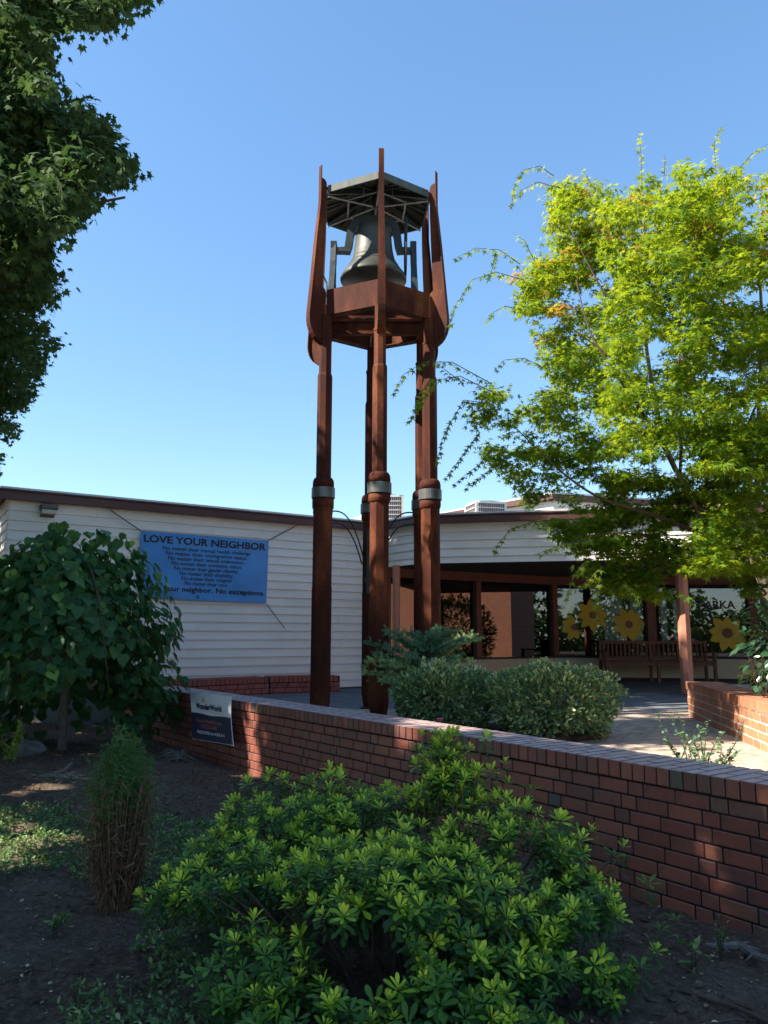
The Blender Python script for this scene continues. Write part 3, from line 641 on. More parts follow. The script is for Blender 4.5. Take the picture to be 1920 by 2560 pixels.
p = on_wall(1836, 1640, G2, G3); b = MB(); b.box((p[0], p[1]+0.25, SILL+0.09), (0.58, 0.26, 0.14)); b.obj('storage_box', M['white'], label='white low box on the inside sill under the rightmost sunflower', cat='box')
tb = thing('draped_table', 'table under a pale cloth inside the rightmost porch window', 'table'); b = MB(); p = at_y(1815, 1605, 18.2)
b.box((p[0], 18.2, 0.80), (1.0, 0.6, 0.03)); b.obj('tabletop', M['white'], tb)
b = MB(); b.box((p[0], 17.89, 0.62), (0.98, 0.012, 0.32)); b.obj('cloth', M['white'], tb)

# bench
bn = thing('garden_bench', 'long slatted teak bench against the porch windows', 'bench'); BY = 16.45
bx0, bx1 = at_y(1506, 1650, BY)[0], at_y(1781, 1650, BY)[0]; bm_ = at_y(1637, 1650, BY)[0]
def bb(nm, c, d, bev=0.005): b = MB(); b.box(c, d); b.obj(nm, M['wood'], bn, bevel=bev)
for x in (bx0+0.035, bm_, bx1-0.035):
    bb('leg', (x, BY+0.26, 0.43), (0.06, 0.06, 0.86)); bb('leg', (x, BY-0.20, 0.21 if x == bm_ else 0.31), (0.06, 0.06, 0.42 if x == bm_ else 0.62))
for x in (bx0+0.035, bx1-0.035): bb('armrest', (x, BY+0.01, 0.635), (0.075, 0.50, 0.028))
for x0, x1 in ((bx0+0.066, bm_-0.031), (bm_+0.031, bx1-0.066)):
    bb('back_rail', ((x0+x1)/2, BY+0.26, 0.825), (x1-x0, 0.036, 0.07)); bb('back_rail', ((x0+x1)/2, BY+0.26, 0.50), (x1-x0, 0.036, 0.06))
    n = 11
    for k in range(n): bb('slat', (x0+(x1-x0)*(k+0.5)/n, BY+0.26, 0.66), (0.042, 0.018, 0.258), 0.003)
    bb('apron', ((x0+x1)/2, BY-0.2, 0.385), (x1-x0, 0.03, 0.07))
for k in range(6): bb('seat_slat', ((bx0+bx1)/2, BY-0.21+k*0.082, 0.435), (bx1-bx0, 0.066, 0.024), 0.003)

# wall lamp
wl = thing('wall_lamp', 'dark boxy wall light under the fascia at the left end of the siding', 'lamp')
p = on_wall(118, 1278, LA, LB); a = math.atan2(tL[1], tL[0]); nn = -nL
c = p[:2]+nn*0.12; b = MB(); b.box((c[0], c[1], p[2]+0.045), (0.24, 0.2, 0.075), a); b.box((p[0]+nn[0]*.03, p[1]+nn[1]*.03, p[2]-0.02), (0.2, 0.05, 0.16), a); b.obj('housing', M['lamp'], wl, bevel=0.008)
b = MB(); b.box((c[0], c[1], p[2]-0.03), (0.21, 0.16, 0.07), a); b.obj('lens', M['lens'], wl, bevel=0.008)

# banner
bnr = thing('banner', 'blue vinyl banner reading LOVE YOUR NEIGHBOR tied to the white siding', 'banner')
off_ = -nL*0.075; W0, W1 = LA+off_, LB+off_
c00, c10, c11, c01 = [on_wall(u, v, W0, W1) for u, v in ((347, 1494), (665.5, 1509), (672, 1351.5), (352, 1326.5))]
def ban(s, t, d=0.0):
    s_ = s; p = c00*(1-s)*(1-t)+c10*s*(1-t)+c11*s*t+c01*(1-s)*t
    w = 0.018*math.sin(7*s+5*t)*math.sin(3.0*t+1)+0.009*math.sin(15*s-11*t)+0.006*math.sin(31*s+9*t)*(1-t)+0.014*math.exp(-((s+t-0.35)*9)**2)
    e = min(s, 1-s, t, 1-t)*8; w *= min(1, max(0, e)); q = nL*(-(w+d)); return (p[0]+q[0], p[1]+q[1], p[2])
b = MB(); nsx, nsz = 48, 26
Vb = [ban(i/nsx, j/nsz) for j in range(nsz+1) for i in range(nsx+1)]
b.add(Vb, [(j*(nsx+1)+i, j*(nsx+1)+i+1, (j+1)*(nsx+1)+i+1, (j+1)*(nsx+1)+i) for j in range(nsz) for i in range(nsx)]); b.obj('sheet', M['banner'], bnr, smooth=True)
BW = float(np.linalg.norm(c10-c00)); BHt = float(c01[2]-c00[2])
fn = lambda s, t: ban(s/BW, t/BHt, 0.005)
put_text('heading', 'LOVE YOUR NEIGHBOR', M['ink'], bnr, fn, BW*0.5, BHt*0.885, width=BW*0.955, size=0.165, weight=0.0045)
lines = ['No matter their mental health challenge', 'No matter their immigration status.', 'No matter their sexual orientation.', 'No matter their economic status', 'No matter their gender identity.', 'No matter their disability.', 'No matter their religion', 'No matter their race.']
wds = [0.69, 0.64, 0.60, 0.54, 0.50, 0.42, 0.39, 0.34]
for k, (l, w) in enumerate(zip(lines, wds)): put_text('text_line', l, M['ink'], bnr, fn, BW*0.505, BHt*(0.765-k*0.0735), width=BW*w, size=0.088, weight=0.0007)
put_text('text_line', 'Love your neighbor. No exceptions.', M['ink'], bnr, fn, BW*0.505, BHt*0.155, width=BW*0.95, size=0.115, weight=0.003)
b = MB()
ring = [fn(BW*0.44+0.028*math.cos(a), BHt*0.055+0.028*math.sin(a)) for a in np.linspace(0.6, 2*PI, 14)]; rin = [fn(BW*0.44+0.013*math.cos(a), BHt*0.055+0.013*math.sin(a)) for a in np.linspace(0.6, 2*PI, 14)]
b.add(ring+rin, [(i, i+1, 15+i, 14+i) for i in range(13)]); b.obj('emblem', M['ink'], bnr)
b = MB()
for s, t in [(x, 0.985) for x in (0.02, 0.27, 0.5, 0.75, 0.98)]+[(x, 0.015) for x in (0.02, 0.27, 0.5, 0.75, 0.98)]: q = ban(s, t, 0.004); b.lathe([(0.012, -0.003), (0.012, 0.003)], q, 8)
b.obj('grommet', M['iron'], bnr)
for (u0, v0, u1, v1) in ((352, 1327, 276, 1275), (672, 1351, 742, 1314), (666, 1510, 710, 1568)):
    a_, c_ = on_wall(u0, v0, W0, W1), on_wall(u1, v1, W0, W1); b = MB(); b.tube([a_, a_+(c_-a_)*0.12, c_], 0.008, 6); b.obj('bungee_cord', M['black'], bnr)
    b = MB(); b.tube([c_, c_+(c_-a_)*0.06+np.array([0, 0, .01]), c_+(c_-a_)*0.08-np.array([0, 0, .02])], 0.004, 5); b.obj('hook', M['galv'], bnr)

# yard sign leaning on the wall
ys_ = thing('yard_sign', 'small white and navy preschool sign leaning against the garden wall', 'sign')
sTL, sTR, sBR, sBL = [np.array(q) for q in (at_y(474.5, 1727.4, 9.42), at_y(577.6, 1741, 8.52), at_y(583.6, 1864, 8.33), at_y(481, 1847, 9.18))]
def sg(s, t, d=0.0):
    p = sBL*(1-s)*(1-t)+sBR*s*(1-t)+sTR*s*t+sTL*(1-s)*t; nrm = np.cross(sBR-sBL, sTL-sBL); nrm = nrm/np.linalg.norm(nrm)
    return tuple(p+nrm*(d+0.02*math.sin(PI*t)*(s-.3)))
SW, SH = float(np.linalg.norm(sBR-sBL)), float(np.linalg.norm(sTL-sBL))
def panel(name, t0, t1, mat, d, th, wave=False):
    b = MB(); n = 12; F = []; V = []
    for dd in (d, d-th):
        for j in range(n+1):
            t = j/n
            for i in range(n+1):
                tt1 = t1+(0.012*math.sin(i/n*9) if wave else 0); V.append(sg(i/n, t0+(tt1-t0)*t, dd))
    m = (n+1)*(n+1)
    for j in range(n):
        for i in range(n):
            q = (j*(n+1)+i, j*(n+1)+i+1, (j+1)*(n+1)+i+1, (j+1)*(n+1)+i); F += [q, tuple(k+m for k in q[::-1])]
    for i in range(n): F += [(i, i+m, i+1+m, i+1), (n*(n+1)+i, n*(n+1)+i+1, n*(n+1)+i+1+m, n*(n+1)+i+m), (i*(n+1), (i+1)*(n+1), (i+1)*(n+1)+m, i*(n+1)+m), (i*(n+1)+n, i*(n+1)+n+m, (i+1)*(n+1)+n+m, (i+1)*(n+1)+n)]
    b.add(V, F); return b.obj(name, mat, ys_)
panel('board', 0, 1, M['white'], 0.0, 0.006); panel('navy_panel', 0.008, 0.545, M['navy'], 0.0025, 0.002, True)
sfn = lambda s, t: sg(s/SW, t/SH, 0.0065)
put_text('title', 'WonderWorld', M['ink'], ys_, sfn, SW*0.47, SH*0.70, width=SW*0.65, size=SH*0.17, weight=0.003)
put_text('small_line', 'A Preschool Program', M['greyink'], ys_, sfn, SW*0.66, SH*0.60, width=SW*0.3, size=SH*0.045)
put_text('web_line', 'WonderWorldFG.com', M['orangeink'], ys_, sfn, SW*0.46, SH*0.40, width=SW*0.64, size=SH*0.105, weight=0.0008)
put_text('phone_line', '503.522.3468', M['orangeink'], ys_, sfn, SW*0.46, SH*0.29, width=SW*0.40, size=SH*0.10, weight=0.0008)
put_text('age_line', 'PRESCHOOL for AGES 3–5', M['white'], ys_, sfn, SW*0.49, SH*0.165, width=SW*0.68, size=SH*0.085, weight=0.001)
b = MB(); cx_, cz_ = SW*0.35, SH*0.80
b.add([sfn(cx_+0.018*math.cos(a), cz_+0.022*math.sin(a)) for a in np.linspace(0, PI, 9)], [tuple(range(9))])
for k in range(9):
    a = 0.2+k*(PI-0.4)/8; r0, r1 = 0.026, 0.05 if k % 2 else 0.06; w = 0.0025
    b.add([sfn(cx_+r0*math.cos(a)-w*math.sin(a), cz_+1.2*r0*math.sin(a)+w*math.cos(a)), sfn(cx_+r1*math.cos(a)-w*math.sin(a), cz_+1.2*r1*math.sin(a)+w*math.cos(a)), sfn(cx_+r1*math.cos(a)+w*math.sin(a), cz_+1.2*r1*math.sin(a)-w*math.cos(a)), sfn(cx_+r0*math.cos(a)+w*math.sin(a), cz_+1.2*r0*math.sin(a)-w*math.cos(a))], [(0, 1, 2, 3)])
b.obj('sun_emblem', M['yellowink'], ys_)
for s in (0.3, 0.7):
    q = np.array(sg(s, 0.3, -0.012)); e = np.array(sg(s, 0, -0.012)); g_ = np.array([e[0], e[1]-0.03, float(gh(e[0], e[1]))-0.05]); b = MB(); b.tube([q, e, g_], 0.0035, 5); b.obj('wire_leg', M['galv'], ys_)

# ------------------------------------------------------------------ bell tower
tw = thing('bell_tower', 'tall six legged weathered steel bell tower standing on the plaza', 'bell tower')
TC = np.array([-0.12, 9.875]); TR = 0.777
angs = dict(C=-85.3, FR=-25.3, BR=34.7, B=94.7, BL=154.7, FL=-145.3)
def rv(a, r=1.0): a = math.radians(a); return np.array([math.cos(a), math.sin(a)])*r
for nm, ad in angs.items():
    c = TC+rv(ad, TR); a0 = math.radians(ad); X0, Y0 = c
    def ring8(r, z): return [(X0+p[0], Y0+p[1], z) for p in octa(r, a0)]
    def stack(rz, name, mat, parent, **kw):
        b = MB(); V = []
        for r, z in rz: V += ring8(r, z)
        n = len(rz); b.add(V, [(i*8+k, i*8+(k+1) % 8, (i+1)*8+(k+1) % 8, (i+1)*8+k) for i in range(n-1) for k in range(8)]+[tuple(range(8))[::-1], tuple((n-1)*8+k for k in range(8))]); return b.obj(name, mat, parent, **kw)
    col = stack([(0.085, 0.02), (0.113, 0.19), (0.1145, 1.544)], 'column', M['rust'], tw, bevel=0.002)
    stack([(0.1155, 1.5445), (0.1165, 1.5455), (0.1165, 1.549), (0.110, 1.55), (0.110, 2.56)], 'upper_sleeve', M['rust'], col)
    b = MB(); b.lathe([(0.113, 2.54), (0.128, 2.56), (0.134, 2.59), (0.134, 2.655)], (X0, Y0, 0), 28); b.obj('collar', M['rust'], col, smooth=True)
    b = MB(); b.lathe([(0.134, 2.79), (0.134, 2.85), (0.128, 2.885), (0.11, 2.912), (0.085, 2.922)], (X0, Y0, 0), 28); b.obj('cap', M['rust'], col, smooth=True)
    b = MB(); b.lathe([(0.130, 2.656), (0.147, 2.658), (0.147, 2.786), (0.130, 2.788)], (X0, Y0, 0), 28); bo = b.obj('steel_band', M['galv'], col)
    stack([(0.088, 2.90), (0.088, 4.24), (0.080, 4.27), (0.074, 4.275)], 'upper_shaft', M['rust'], col)
    stack([(0.0735, 4.276), (0.0735, 4.70), (0.080, 4.71), (0.080, 4.74), (0.066, 4.745), (0.066, 5.05)], 'top_shaft', M['rust'], col)
    b = MB(); b.box((X0, Y0, 0.010), (0.26, 0.26, 0.018), a0); b.obj('base_plate', M['iron'], col)
    # fin: web plate and outer flange
    prof_o = [(0.80, 4.665), (0.85, 4.68), (0.90, 4.705), (0.945, 4.74), (0.98, 4.785), (1.007, 4.84), (1.024, 4.90), (1.032, 4.96), (1.03, 5.05), (0.995, 5.45), (0.945, 6.05), (0.905, 6.45), (0.893, 6.56), (0.888, 6.66), (0.888, 7.13)]
    prof_i = [(0.80, 4.80), (0.795, 5.0), (0.795, 5.41), (0.838, 5.45), (0.815, 6.0), (0.80, 6.5), (0.797, 6.88), (0.805, 6.93), (0.83, 6.96), (0.86, 6.968)]
    d = rv(ad); tn = np.array([-d[1], d[0]])
    poly = [q for q in prof_o if q[1] < 7]+[(0.888, 6.97)]+prof_i[::-1]; n = len(poly); th = 0.006; V = []
    for sgn in (-1, 1): V += [(TC[0]+d[0]*r+tn[0]*th*sgn, TC[1]+d[1]*r+tn[1]*th*sgn, z) for r, z in poly]
    me_ = MB(); me_.add(V, [tuple(range(n))[::-1], tuple(range(n, 2*n))]+[(i, (i+1) % n, n+(i+1) % n, n+i) for i in range(n)]); fin = me_.obj('fin', M['rust'], tw)
    b = MB(); V = []; m = len(prof_o)
    for k, (r, z) in enumerate(prof_o):
        q0 = prof_o[max(k-1, 0)]; q1 = prof_o[min(k+1, m-1)]; tr, tz = q1[0]-q0[0], q1[1]-q0[1]; L = math.hypot(tr, tz); nr, nz = tz/L, -tr/L
        w = 0.046 if z < 5.4 else 0.046-0.012*min(1, (z-5.4)/1.2)
        for (dw, dn) in ((-w, 0.0005), (w, 0.0005), (w, 0.012), (-w, 0.012)): rr, zz = r+nr*dn, z+nz*dn; V.append((TC[0]+d[0]*rr+tn[0]*dw, TC[1]+d[1]*rr+tn[1]*dw, zz))
    b.add(V, [(i*4+k, i*4+(k+1) % 4, (i+1)*4+(k+1) % 4, (i+1)*4+k) for i in range(m-1) for k in range(4)]+[(0, 1, 2, 3), ((m-1)*4+3, (m-1)*4+2, (m-1)*4+1, (m-1)*4)]); b.obj('flange', M['rust'], fin)
names = ['C', 'FR', 'BR', 'B', 'BL', 'FL']
for i in range(6):
    p, q = TC+rv(angs[names[i]], TR), TC+rv(angs[names[(i+1) % 6]], TR); t = (q-p)/np.linalg.norm(q-p); n = np.array([t[1], -t[0]])
    a_, c_ = p+t*0.02, q-t*0.02; b = MB()
    b.prism([tuple(a_+n*0.03), tuple(c_+n*0.03), tuple(c_-n*0.0), tuple(a_-n*0.0)], 5.055, 5.40)
    b.prism([tuple(a_+n*0.0-n*0.001), tuple(c_-n*0.001), tuple(c_-n*0.09), tuple(a_-n*0.09)], 5.055, 5.068); b.obj('ring_beam', M['rust'], tw)
for yy in (9.62, 10.13):
    b = MB(); b.box((-0.13, yy, 5.18), (1.32, 0.012, 0.17)); b.box((-0.13, yy, 5.271), (1.32, 0.09, 0.012)); b.box((-0.13, yy, 5.088), (1.32, 0.09, 0.012)); b.obj('cross_beam', M['rust'], tw)
# roof
RE = 0.80; Rv = [TC+rv(angs[n_], RE) for n_ in names]
b = MB(); V = [(p[0], p[1], 6.862) for p in Rv]+[(TC[0], TC[1], 7.16)]+[(p[0], p[1], 6.84) for p in Rv]+[(TC[0], TC[1], 7.13)]
b.add(V, [(i, (i+1) % 6, 6) for i in range(6)]+[(7+(i+1) % 6, 7+i, 13) for i in range(6)]); roof = b.obj('roof', M['roof_under'], tw)
for i in range(6):
    p, q = Rv[i], Rv[(i+1) % 6]; t = (q-p)/np.linalg.norm(q-p); n = np.array([t[1], -t[0]]); b = MB()
    b.prism([tuple(p+t*.03+n*0.012), tuple(q-t*.03+n*0.012), tuple(q-t*.03-n*0.012), tuple(p+t*.03-n*0.012)], 6.775, 6.872); b.obj('edge_trim', M['copper'], roof)
    b = MB(); b.beam((p[0]*.97+TC[0]*.03, p[1]*.97+TC[1]*.03, 6.80), (TC[0], TC[1], 7.08), 0.03, 0.07); m_ = (p+q)/2; b.beam((m_[0], m_[1], 6.815), (TC[0], TC[1], 7.09), 0.018, 0.035)
    f_ = 0.33
    for f_ in (0.35, 0.7): x0 = p*(1-f_)+q*f_; b.beam((x0[0], x0[1], 6.82), (TC[0]*.45+x0[0]*.55, TC[1]*.45+x0[1]*.55, 6.95), 0.014, 0.025)
    b.obj('rafter', M['iron'], roof)
    m0, m1 = TC+rv(angs[names[i]], 0.45), TC+rv(angs[names[(i+1) % 6]], 0.45); b = MB(); b.beam((m0[0], m0[1], 6.80), (m1[0], m1[1], 6.80), 0.022, 0.008)
    b.beam((p[0]*.96+TC[0]*.04, p[1]*.96+TC[1]*.04, 6.735), (TC[0], TC[1], 6.84), 0.026, 0.01); c_ = (m0+m1)/2; b.beam((c_[0], c_[1], 6.78), (c_[0], c_[1], 6.95), 0.03, 0.006); b.obj('tie_bar', M['greybar'], roof)
b = MB(); b.lathe([(0.05, 6.82), (0.06, 6.86), (0.06, 7.08)], (TC[0], TC[1], 0), 12); b.obj('hub', M['iron'], roof)
b = MB(); b.lathe([(0.07, 7.13), (0.075, 7.17), (0.05, 7.20), (0.0, 7.215)], (TC[0], TC[1], 0), 14); b.obj('finial', M['flash'], roof, smooth=True)
# lightning / bell conduits: arcs from the rear columns to the rear-centre column
def arc(p, q, z0, z1, h, n=14):
    return [(p[0]+(q[0]-p[0])*t**1.0, p[1]+(q[1]-p[1])*t, z0+(z1-z0)*(t**2.6)+h*math.sin(PI*min(1, t*0.9))*0.3) for t in np.linspace(0, 1, n)]
cB = TC+rv(94.7, TR)
for src, s in (('BL', 1), ('BR', -1)):
    p = TC+rv(angs[src], TR)
    for dz, e in ((0.0, 0.0), (-0.16, 0.03)): b = MB(); b.tube(arc(p+np.array([0.12*s, 0]), cB-np.array([(0.09+e)*s, 0.02]), 2.62+dz, 1.98+dz*0.3, 0.12), 0.010, 6); b.obj('conduit', M['iron'], tw)
b = MB(); b.box((cB[0]-0.02, cB[1]-0.13, 1.98), (0.07, 0.05, 0.9)); b.box((cB[0]-0.06, cB[1]-0.15, 1.72), (0.03, 0.05, 0.06)); b.obj('junction_box', M['iron'], tw, bevel=0.005)

# bell
be = thing('bell', 'large grey green bronze bell hanging from its yoke inside the tower head', 'bell'); BC = np.array([-0.155, 9.87])
b = MB(); prof = [(0.440, 5.735), (0.452, 5.75), (0.452, 5.775), (0.43, 5.82), (0.39, 5.875), (0.345, 5.94), (0.342, 5.945), (0.346, 5.95), (0.340, 5.956), (0.31, 6.0), (0.307, 6.005), (0.310, 6.012), (0.304, 6.02), (0.284, 6.075), (0.282, 6.08), (0.285, 6.087), (0.28, 6.095), (0.265, 6.18), (0.252, 6.30), (0.245, 6.40), (0.242, 6.43), (0.225, 6.50), (0.18, 6.555), (0.10, 6.585), (0.0, 6.59)]
b.lathe(prof, (BC[0], BC[1], 0), 56)
b.lathe([(0.0, 6.54), (0.15, 6.52), (0.2, 6.44), (0.22, 6.3), (0.25, 6.1), (0.31, 5.93), (0.40, 5.79), (0.439, 5.736)], (BC[0], BC[1], 0), 56); b.obj('bell_body', M['bronze'], be, smooth=True)
b = MB(); b.tube([(BC[0], BC[1], 6.5), (BC[0], BC[1], 5.9)], 0.02, 8); b.lathe([(0, 5.78), (0.05, 5.81), (0.06, 5.85), (0.05, 5.89), (0, 5.92)], (BC[0], BC[1], 0), 14); b.obj('clapper', M['iron'], be)
def yk(pts, w, h, name, mat, par): 
    b = MB()
    for p, q in zip(pts[:-1], pts[1:]): b.beam(p, q, w, h)
    b.obj(name, mat, par, bevel=0.006)
for s in (-1, 1):
    P = [(0.0, 6.64), (0.16, 6.635), (0.25, 6.59), (0.30, 6.51), (0.325, 6.40), (0.34, 6.27), (0.36, 6.19), (0.42, 6.19), (0.53, 6.19)]
    b = MB(); V = []
    for k, (r, z) in enumerate(P):
        q0 = P[max(k-1, 0)]; q1 = P[min(k+1, len(P)-1)]; tr, tz = q1[0]-q0[0], q1[1]-q0[1]; L = math.hypot(tr, tz); nr, nz = -tz/L, tr/L; hh = 0.05 if k < 7 else 0.028
        for dn, dy in ((-hh, -0.06), (hh, -0.06), (hh, 0.06), (-hh, 0.06)): V.append((BC[0]+s*(r+nr*dn), BC[1]+dy, z+nz*dn))
    b.add(V, [(i*4+k, i*4+(k+1) % 4, (i+1)*4+(k+1) % 4, (i+1)*4+k) for i in range(len(P)-1) for k in range(4)]+[(0, 1, 2, 3), (len(V)-1, len(V)-2, len(V)-3, len(V)-4)]); b.obj('yoke_arm', M['iron'], be)
    X1 = BC[0]+s*0.545; b = MB()
    for sy in (-1, 1): 
        pts = [(X1, BC[1]+sy*0.035, 6.26), (X1+s*0.005, BC[1]+sy*0.06, 6.0), (X1+s*0.01, BC[1]+sy*0.13, 5.75), (X1+s*0.02, BC[1]+sy*0.26, 5.41)]
        for p, q in zip(pts[:-1], pts[1:]): b.beam(p, q, 0.075, 0.05)
    b.box((X1, BC[1], 6.26), (0.085, 0.13, 0.09)); b.box((X1, BC[1], 5.72), (0.06, 0.26, 0.04)); b.box((X1+s*.02, BC[1], 5.405), (0.10, 0.66, 0.03)); b.obj('bell_stand', M['iron'], be)
wx = BC[0]+0.44; b = MB(); cyc = [(wx, BC[1]+0.42*math.cos(a), 6.22+0.42*math.sin(a)) for a in np.linspace(0, 2*PI, 33)]
b.tube(cyc, 0.014, 6, cap=False)
for k in range(4): a = k*PI/4+0.2; b.beam((wx, BC[1]+0.41*math.cos(a), 6.22+0.41*math.sin(a)), (wx, BC[1]-0.41*math.cos(a), 6.22-0.41*math.sin(a)), 0.02, 0.014)
b.obj('wheel', M['iron'], be)
b = MB(); b.tube([(BC[0]-0.60, 9.45, 5.40), (BC[0]-0.605, 9.45, 5.52), (BC[0]-0.64, 9.44, 5.60), (BC[0]-0.69, 9.43, 5.63), (BC[0]-0.71, 9.43, 5.61)], 0.012, 8); b.obj('pipe_hook', M['iron'], be)

# ------------------------------------------------------------------ air conditioners
def aircon(x, y, z0, w, h, label, logo):
    r = thing('rooftop_air_conditioner', label, 'air conditioner', (x, y, z0), 'air conditioners on the roof')
    def rr(d, cr, n=5):
        P = []
        for cx, cy, a in ((1, 1, 0), (-1, 1, 90), (-1, -1, 180), (1, -1, 270)):
            for k in range(n): t = math.radians(a+90*k/(n-1)); P.append((cx*(d-cr)+cr*math.cos(t), cy*(d-cr)+cr*math.sin(t)))
        return P
    b = MB(); b.prism(rr(w/2-0.02, 0.10), 0.03, h-0.03); b.obj('grille_body', M['acgrille'], r)
    n = max(5, int(h/0.105))
    for k in range(n+1):
        z = k*(h-0.05)/n; b = MB(); b.prism(rr(w/2, 0.11), z, z+(0.05 if k in (0, n) else 0.016)); b.obj('casing_band', M['ac'], r)
    b = MB()
    for sx in (-1, 1):
        for sy in (-1, 1): b = MB(); b.box((sx*(w/2-0.035), sy*(w/2-0.035), h/2), (0.05, 0.05, h-0.06)); b.obj('corner_post', M['ac'], r)
    b = MB()
    for k in range(-7, 8): b.box((k*w/17, -w/2+0.012, h/2), (0.005, 0.012, h-0.1))
    b.obj('guard_wires', M['ac'], r)['kind'] = 'stuff'
    b = MB(); b.lathe([(w*0.46, h-0.001), (w*0.40, h+0.03), (w*0.2, h+0.05), (0, h+0.055)], (0, 0, 0), 20); b.obj('fan_cover', M['acgrille'], r, smooth=True)
    if logo: b = MB(); b.box((-w*0.16, -w/2-0.004, h*0.62), (0.13, 0.008, 0.085)); b.obj('badge', M['redlogo'], r)
    return r
p1 = at_y(969, 1236, 17.0); aircon(p1[0], 17.3, 3.11, 0.74, p1[2]-3.13, 'tall grey louvred air conditioner behind the centre tower column', False)
p2 = at_y(1218, 1249, 17.6); aircon(p2[0], 17.95, 3.11, 0.78, p2[2]-3.15, 'grey air conditioner with red badge on the roof right of the tower', True).rotation_euler[2] = 0.25

# ------------------------------------------------------------------ brick building beyond the right edge (seen mirrored in the glazing)
bb2 = thing('brick_building', 'orange brick building to the right, seen as a reflection in the porch glass', 'building')
def walltex():
    m, nt, b = new_mat('far_brickwork'); tc = N(nt, 'ShaderNodeTexCoord'); mp = N(nt, 'ShaderNodeMapping'); br = N(nt, 'ShaderNodeTexBrick')
    mp.inputs['Rotation'].default_value = (PI/2, 0, PI/2); nt.links.new(tc.outputs['Object'], mp.inputs[0]); cx = N(nt, 'ShaderNodeSeparateXYZ'); cb = N(nt, 'ShaderNodeCombineXYZ')
    nt.links.new(tc.outputs['Object'], cx.inputs[0]); nt.links.new(cx.outputs['Y'], cb.inputs[0]); nt.links.new(cx.outputs['Z'], cb.inputs[1]); nt.links.new(cb.outputs[0], br.inputs['Vector'])
    br.inputs['Scale'].default_value = 1; br.inputs['Brick Width'].default_value = 0.2; br.inputs['Row Height'].default_value = 0.081; br.inputs['Mortar Size'].default_value = 0.01
    br.inputs['Color1'].default_value = (0.50, 0.17, 0.08, 1); br.inputs['Color2'].default_value = (0.40, 0.13, 0.07, 1); br.inputs['Mortar'].default_value = (0.30, 0.2, 0.15, 1)
    nt.links.new(br.outputs['Color'], b.inputs['Base Color']); b.inputs['Roughness'].default_value = 0.9; return m
b = MB(); b.box((15.5, 6.6, 1.9), (3, 13.0, 3.8)); b.obj('wall', walltex(), bb2)
b = MB(); b.box((13.96, 9.9, 1.5), (0.06, 1.1, 1.5)); b.obj('window', M['glass'], bb2)
b = MB(); b.box((15.5, 6.6, 3.9), (3.4, 13.4, 0.2)); b.obj('roof', M['brown'], bb2)

# ------------------------------------------------------------------ plants
def in_poly(px, py, poly):
    ins = np.zeros(len(px), bool); n = len(poly); j = n-1
    for i in range(n):
        xi, yi = poly[i]; xj, yj = poly[j]
        c = ((yi > py) != (yj > py)) & (px < (xj-xi)*(py-yi)/((yj-yi) if yj != yi else 1e-9)+xi); ins ^= c; j = i
    return ins
def clumps_to_leaves(C, rad, per, flat=0.4, droop=0.5, shell=0.55):
    """leaves spread over flattened clumps; returns pos, axis, normal"""
    n = len(C)*per; c = np.repeat(C, per, 0); r = np.repeat(rad, per)
    d = norm(RNG.normal(size=(n, 3))); rr = (shell+(1-shell)*RNG.random(n))*r
    off = d*rr[:, None]; off[:, 2] *= flat; pos = c+off
    out = norm(np.stack([off[:, 0], off[:, 1], off[:, 2]*0.5], 1)+1e-6)
    ax = norm(out*0.8+rdir(n)*0.7+np.array([0, 0, -droop])); nr = norm(np.array([0, 0, 1.0])+rdir(n)*0.65+out*0.25)
    return pos, ax, nr
def bez(p0, p1, p2, n=8): return [tuple((1-t)**2*np.array(p0)+2*t*(1-t)*np.array(p1)+t*t*np.array(p2)) for t in np.linspace(0, 1, n)]

# --- Japanese maple on the right
jm = thing('yellow_green_maple_tree', 'bright yellow green small leaved maple leaning in from the right', 'tree')
JY = 7.9
poly = [(1370, 480), (1400, 440), (1470, 470), (1560, 470), (1640, 425), (1720, 420), (1800, 410), (1880, 430), (1960, 440), (2050, 560), (2100, 900), (2080, 1400), (1960, 1460), (1840, 1490), (1740, 1500), (1640, 1490), (1520, 1480), (1450, 1420), (1420, 1350), (1350, 1300), (1300, 1210), (1230, 1150), (1195, 1060), (1190, 985), (1260, 955), (1350, 970), (1375, 900), (1340, 830), (1310, 760), (1300, 690), (1330, 650), (1380, 600), (1360, 540)]
n = 9000; px = RNG.uniform(1180, 2020, n); py = RNG.uniform(400, 1500, n); ok = in_poly(px, py, poly); px, py = px[ok], py[ok]
# thin out with a smooth field so sky gaps remain
fld = vnoise(px/60, py/60, 1.0, 9)*0.7+vnoise(px/28, py/28, 1.0, 10)*0.3; ok = fld > 0.34; px, py = px[ok][:1620], py[ok][:1620]
yy = JY+RNG.normal(size=len(px))*0.75+np.where(px < 1520, 1.0, 0); yy = np.clip(yy, np.where((px < 1520) | (py > 1180), 8.3, 6.3)+RNG.random(len(px))*0.4, 10.0)
C = np.array([at_y(a, b_, c) for a, b_, c in zip(px, py, yy)]); C = C[~((C[:, 2] < 2.0) & (C[:, 1] > 9.2))]
C = np.concatenate([C, [at_y(a_, b_, c_) for a_, b_, c_ in zip(RNG.uniform(1750, 1990, 110), RNG.uniform(1060, 1440, 110), RNG.uniform(6.9, 7.6, 110))]])
rad = RNG.uniform(0.12, 0.26, len(C))
pos, ax, nr = clumps_to_leaves(C, rad, 46, flat=0.34, droop=0.45, shell=0.25)
cv = np.repeat(RNG.random(len(C)), 46)
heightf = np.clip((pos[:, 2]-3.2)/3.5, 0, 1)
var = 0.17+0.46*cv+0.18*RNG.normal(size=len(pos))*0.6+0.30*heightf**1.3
var = np.where((cv > 0.93) & (pos[:, 2] > 4.6), var+0.35, var)
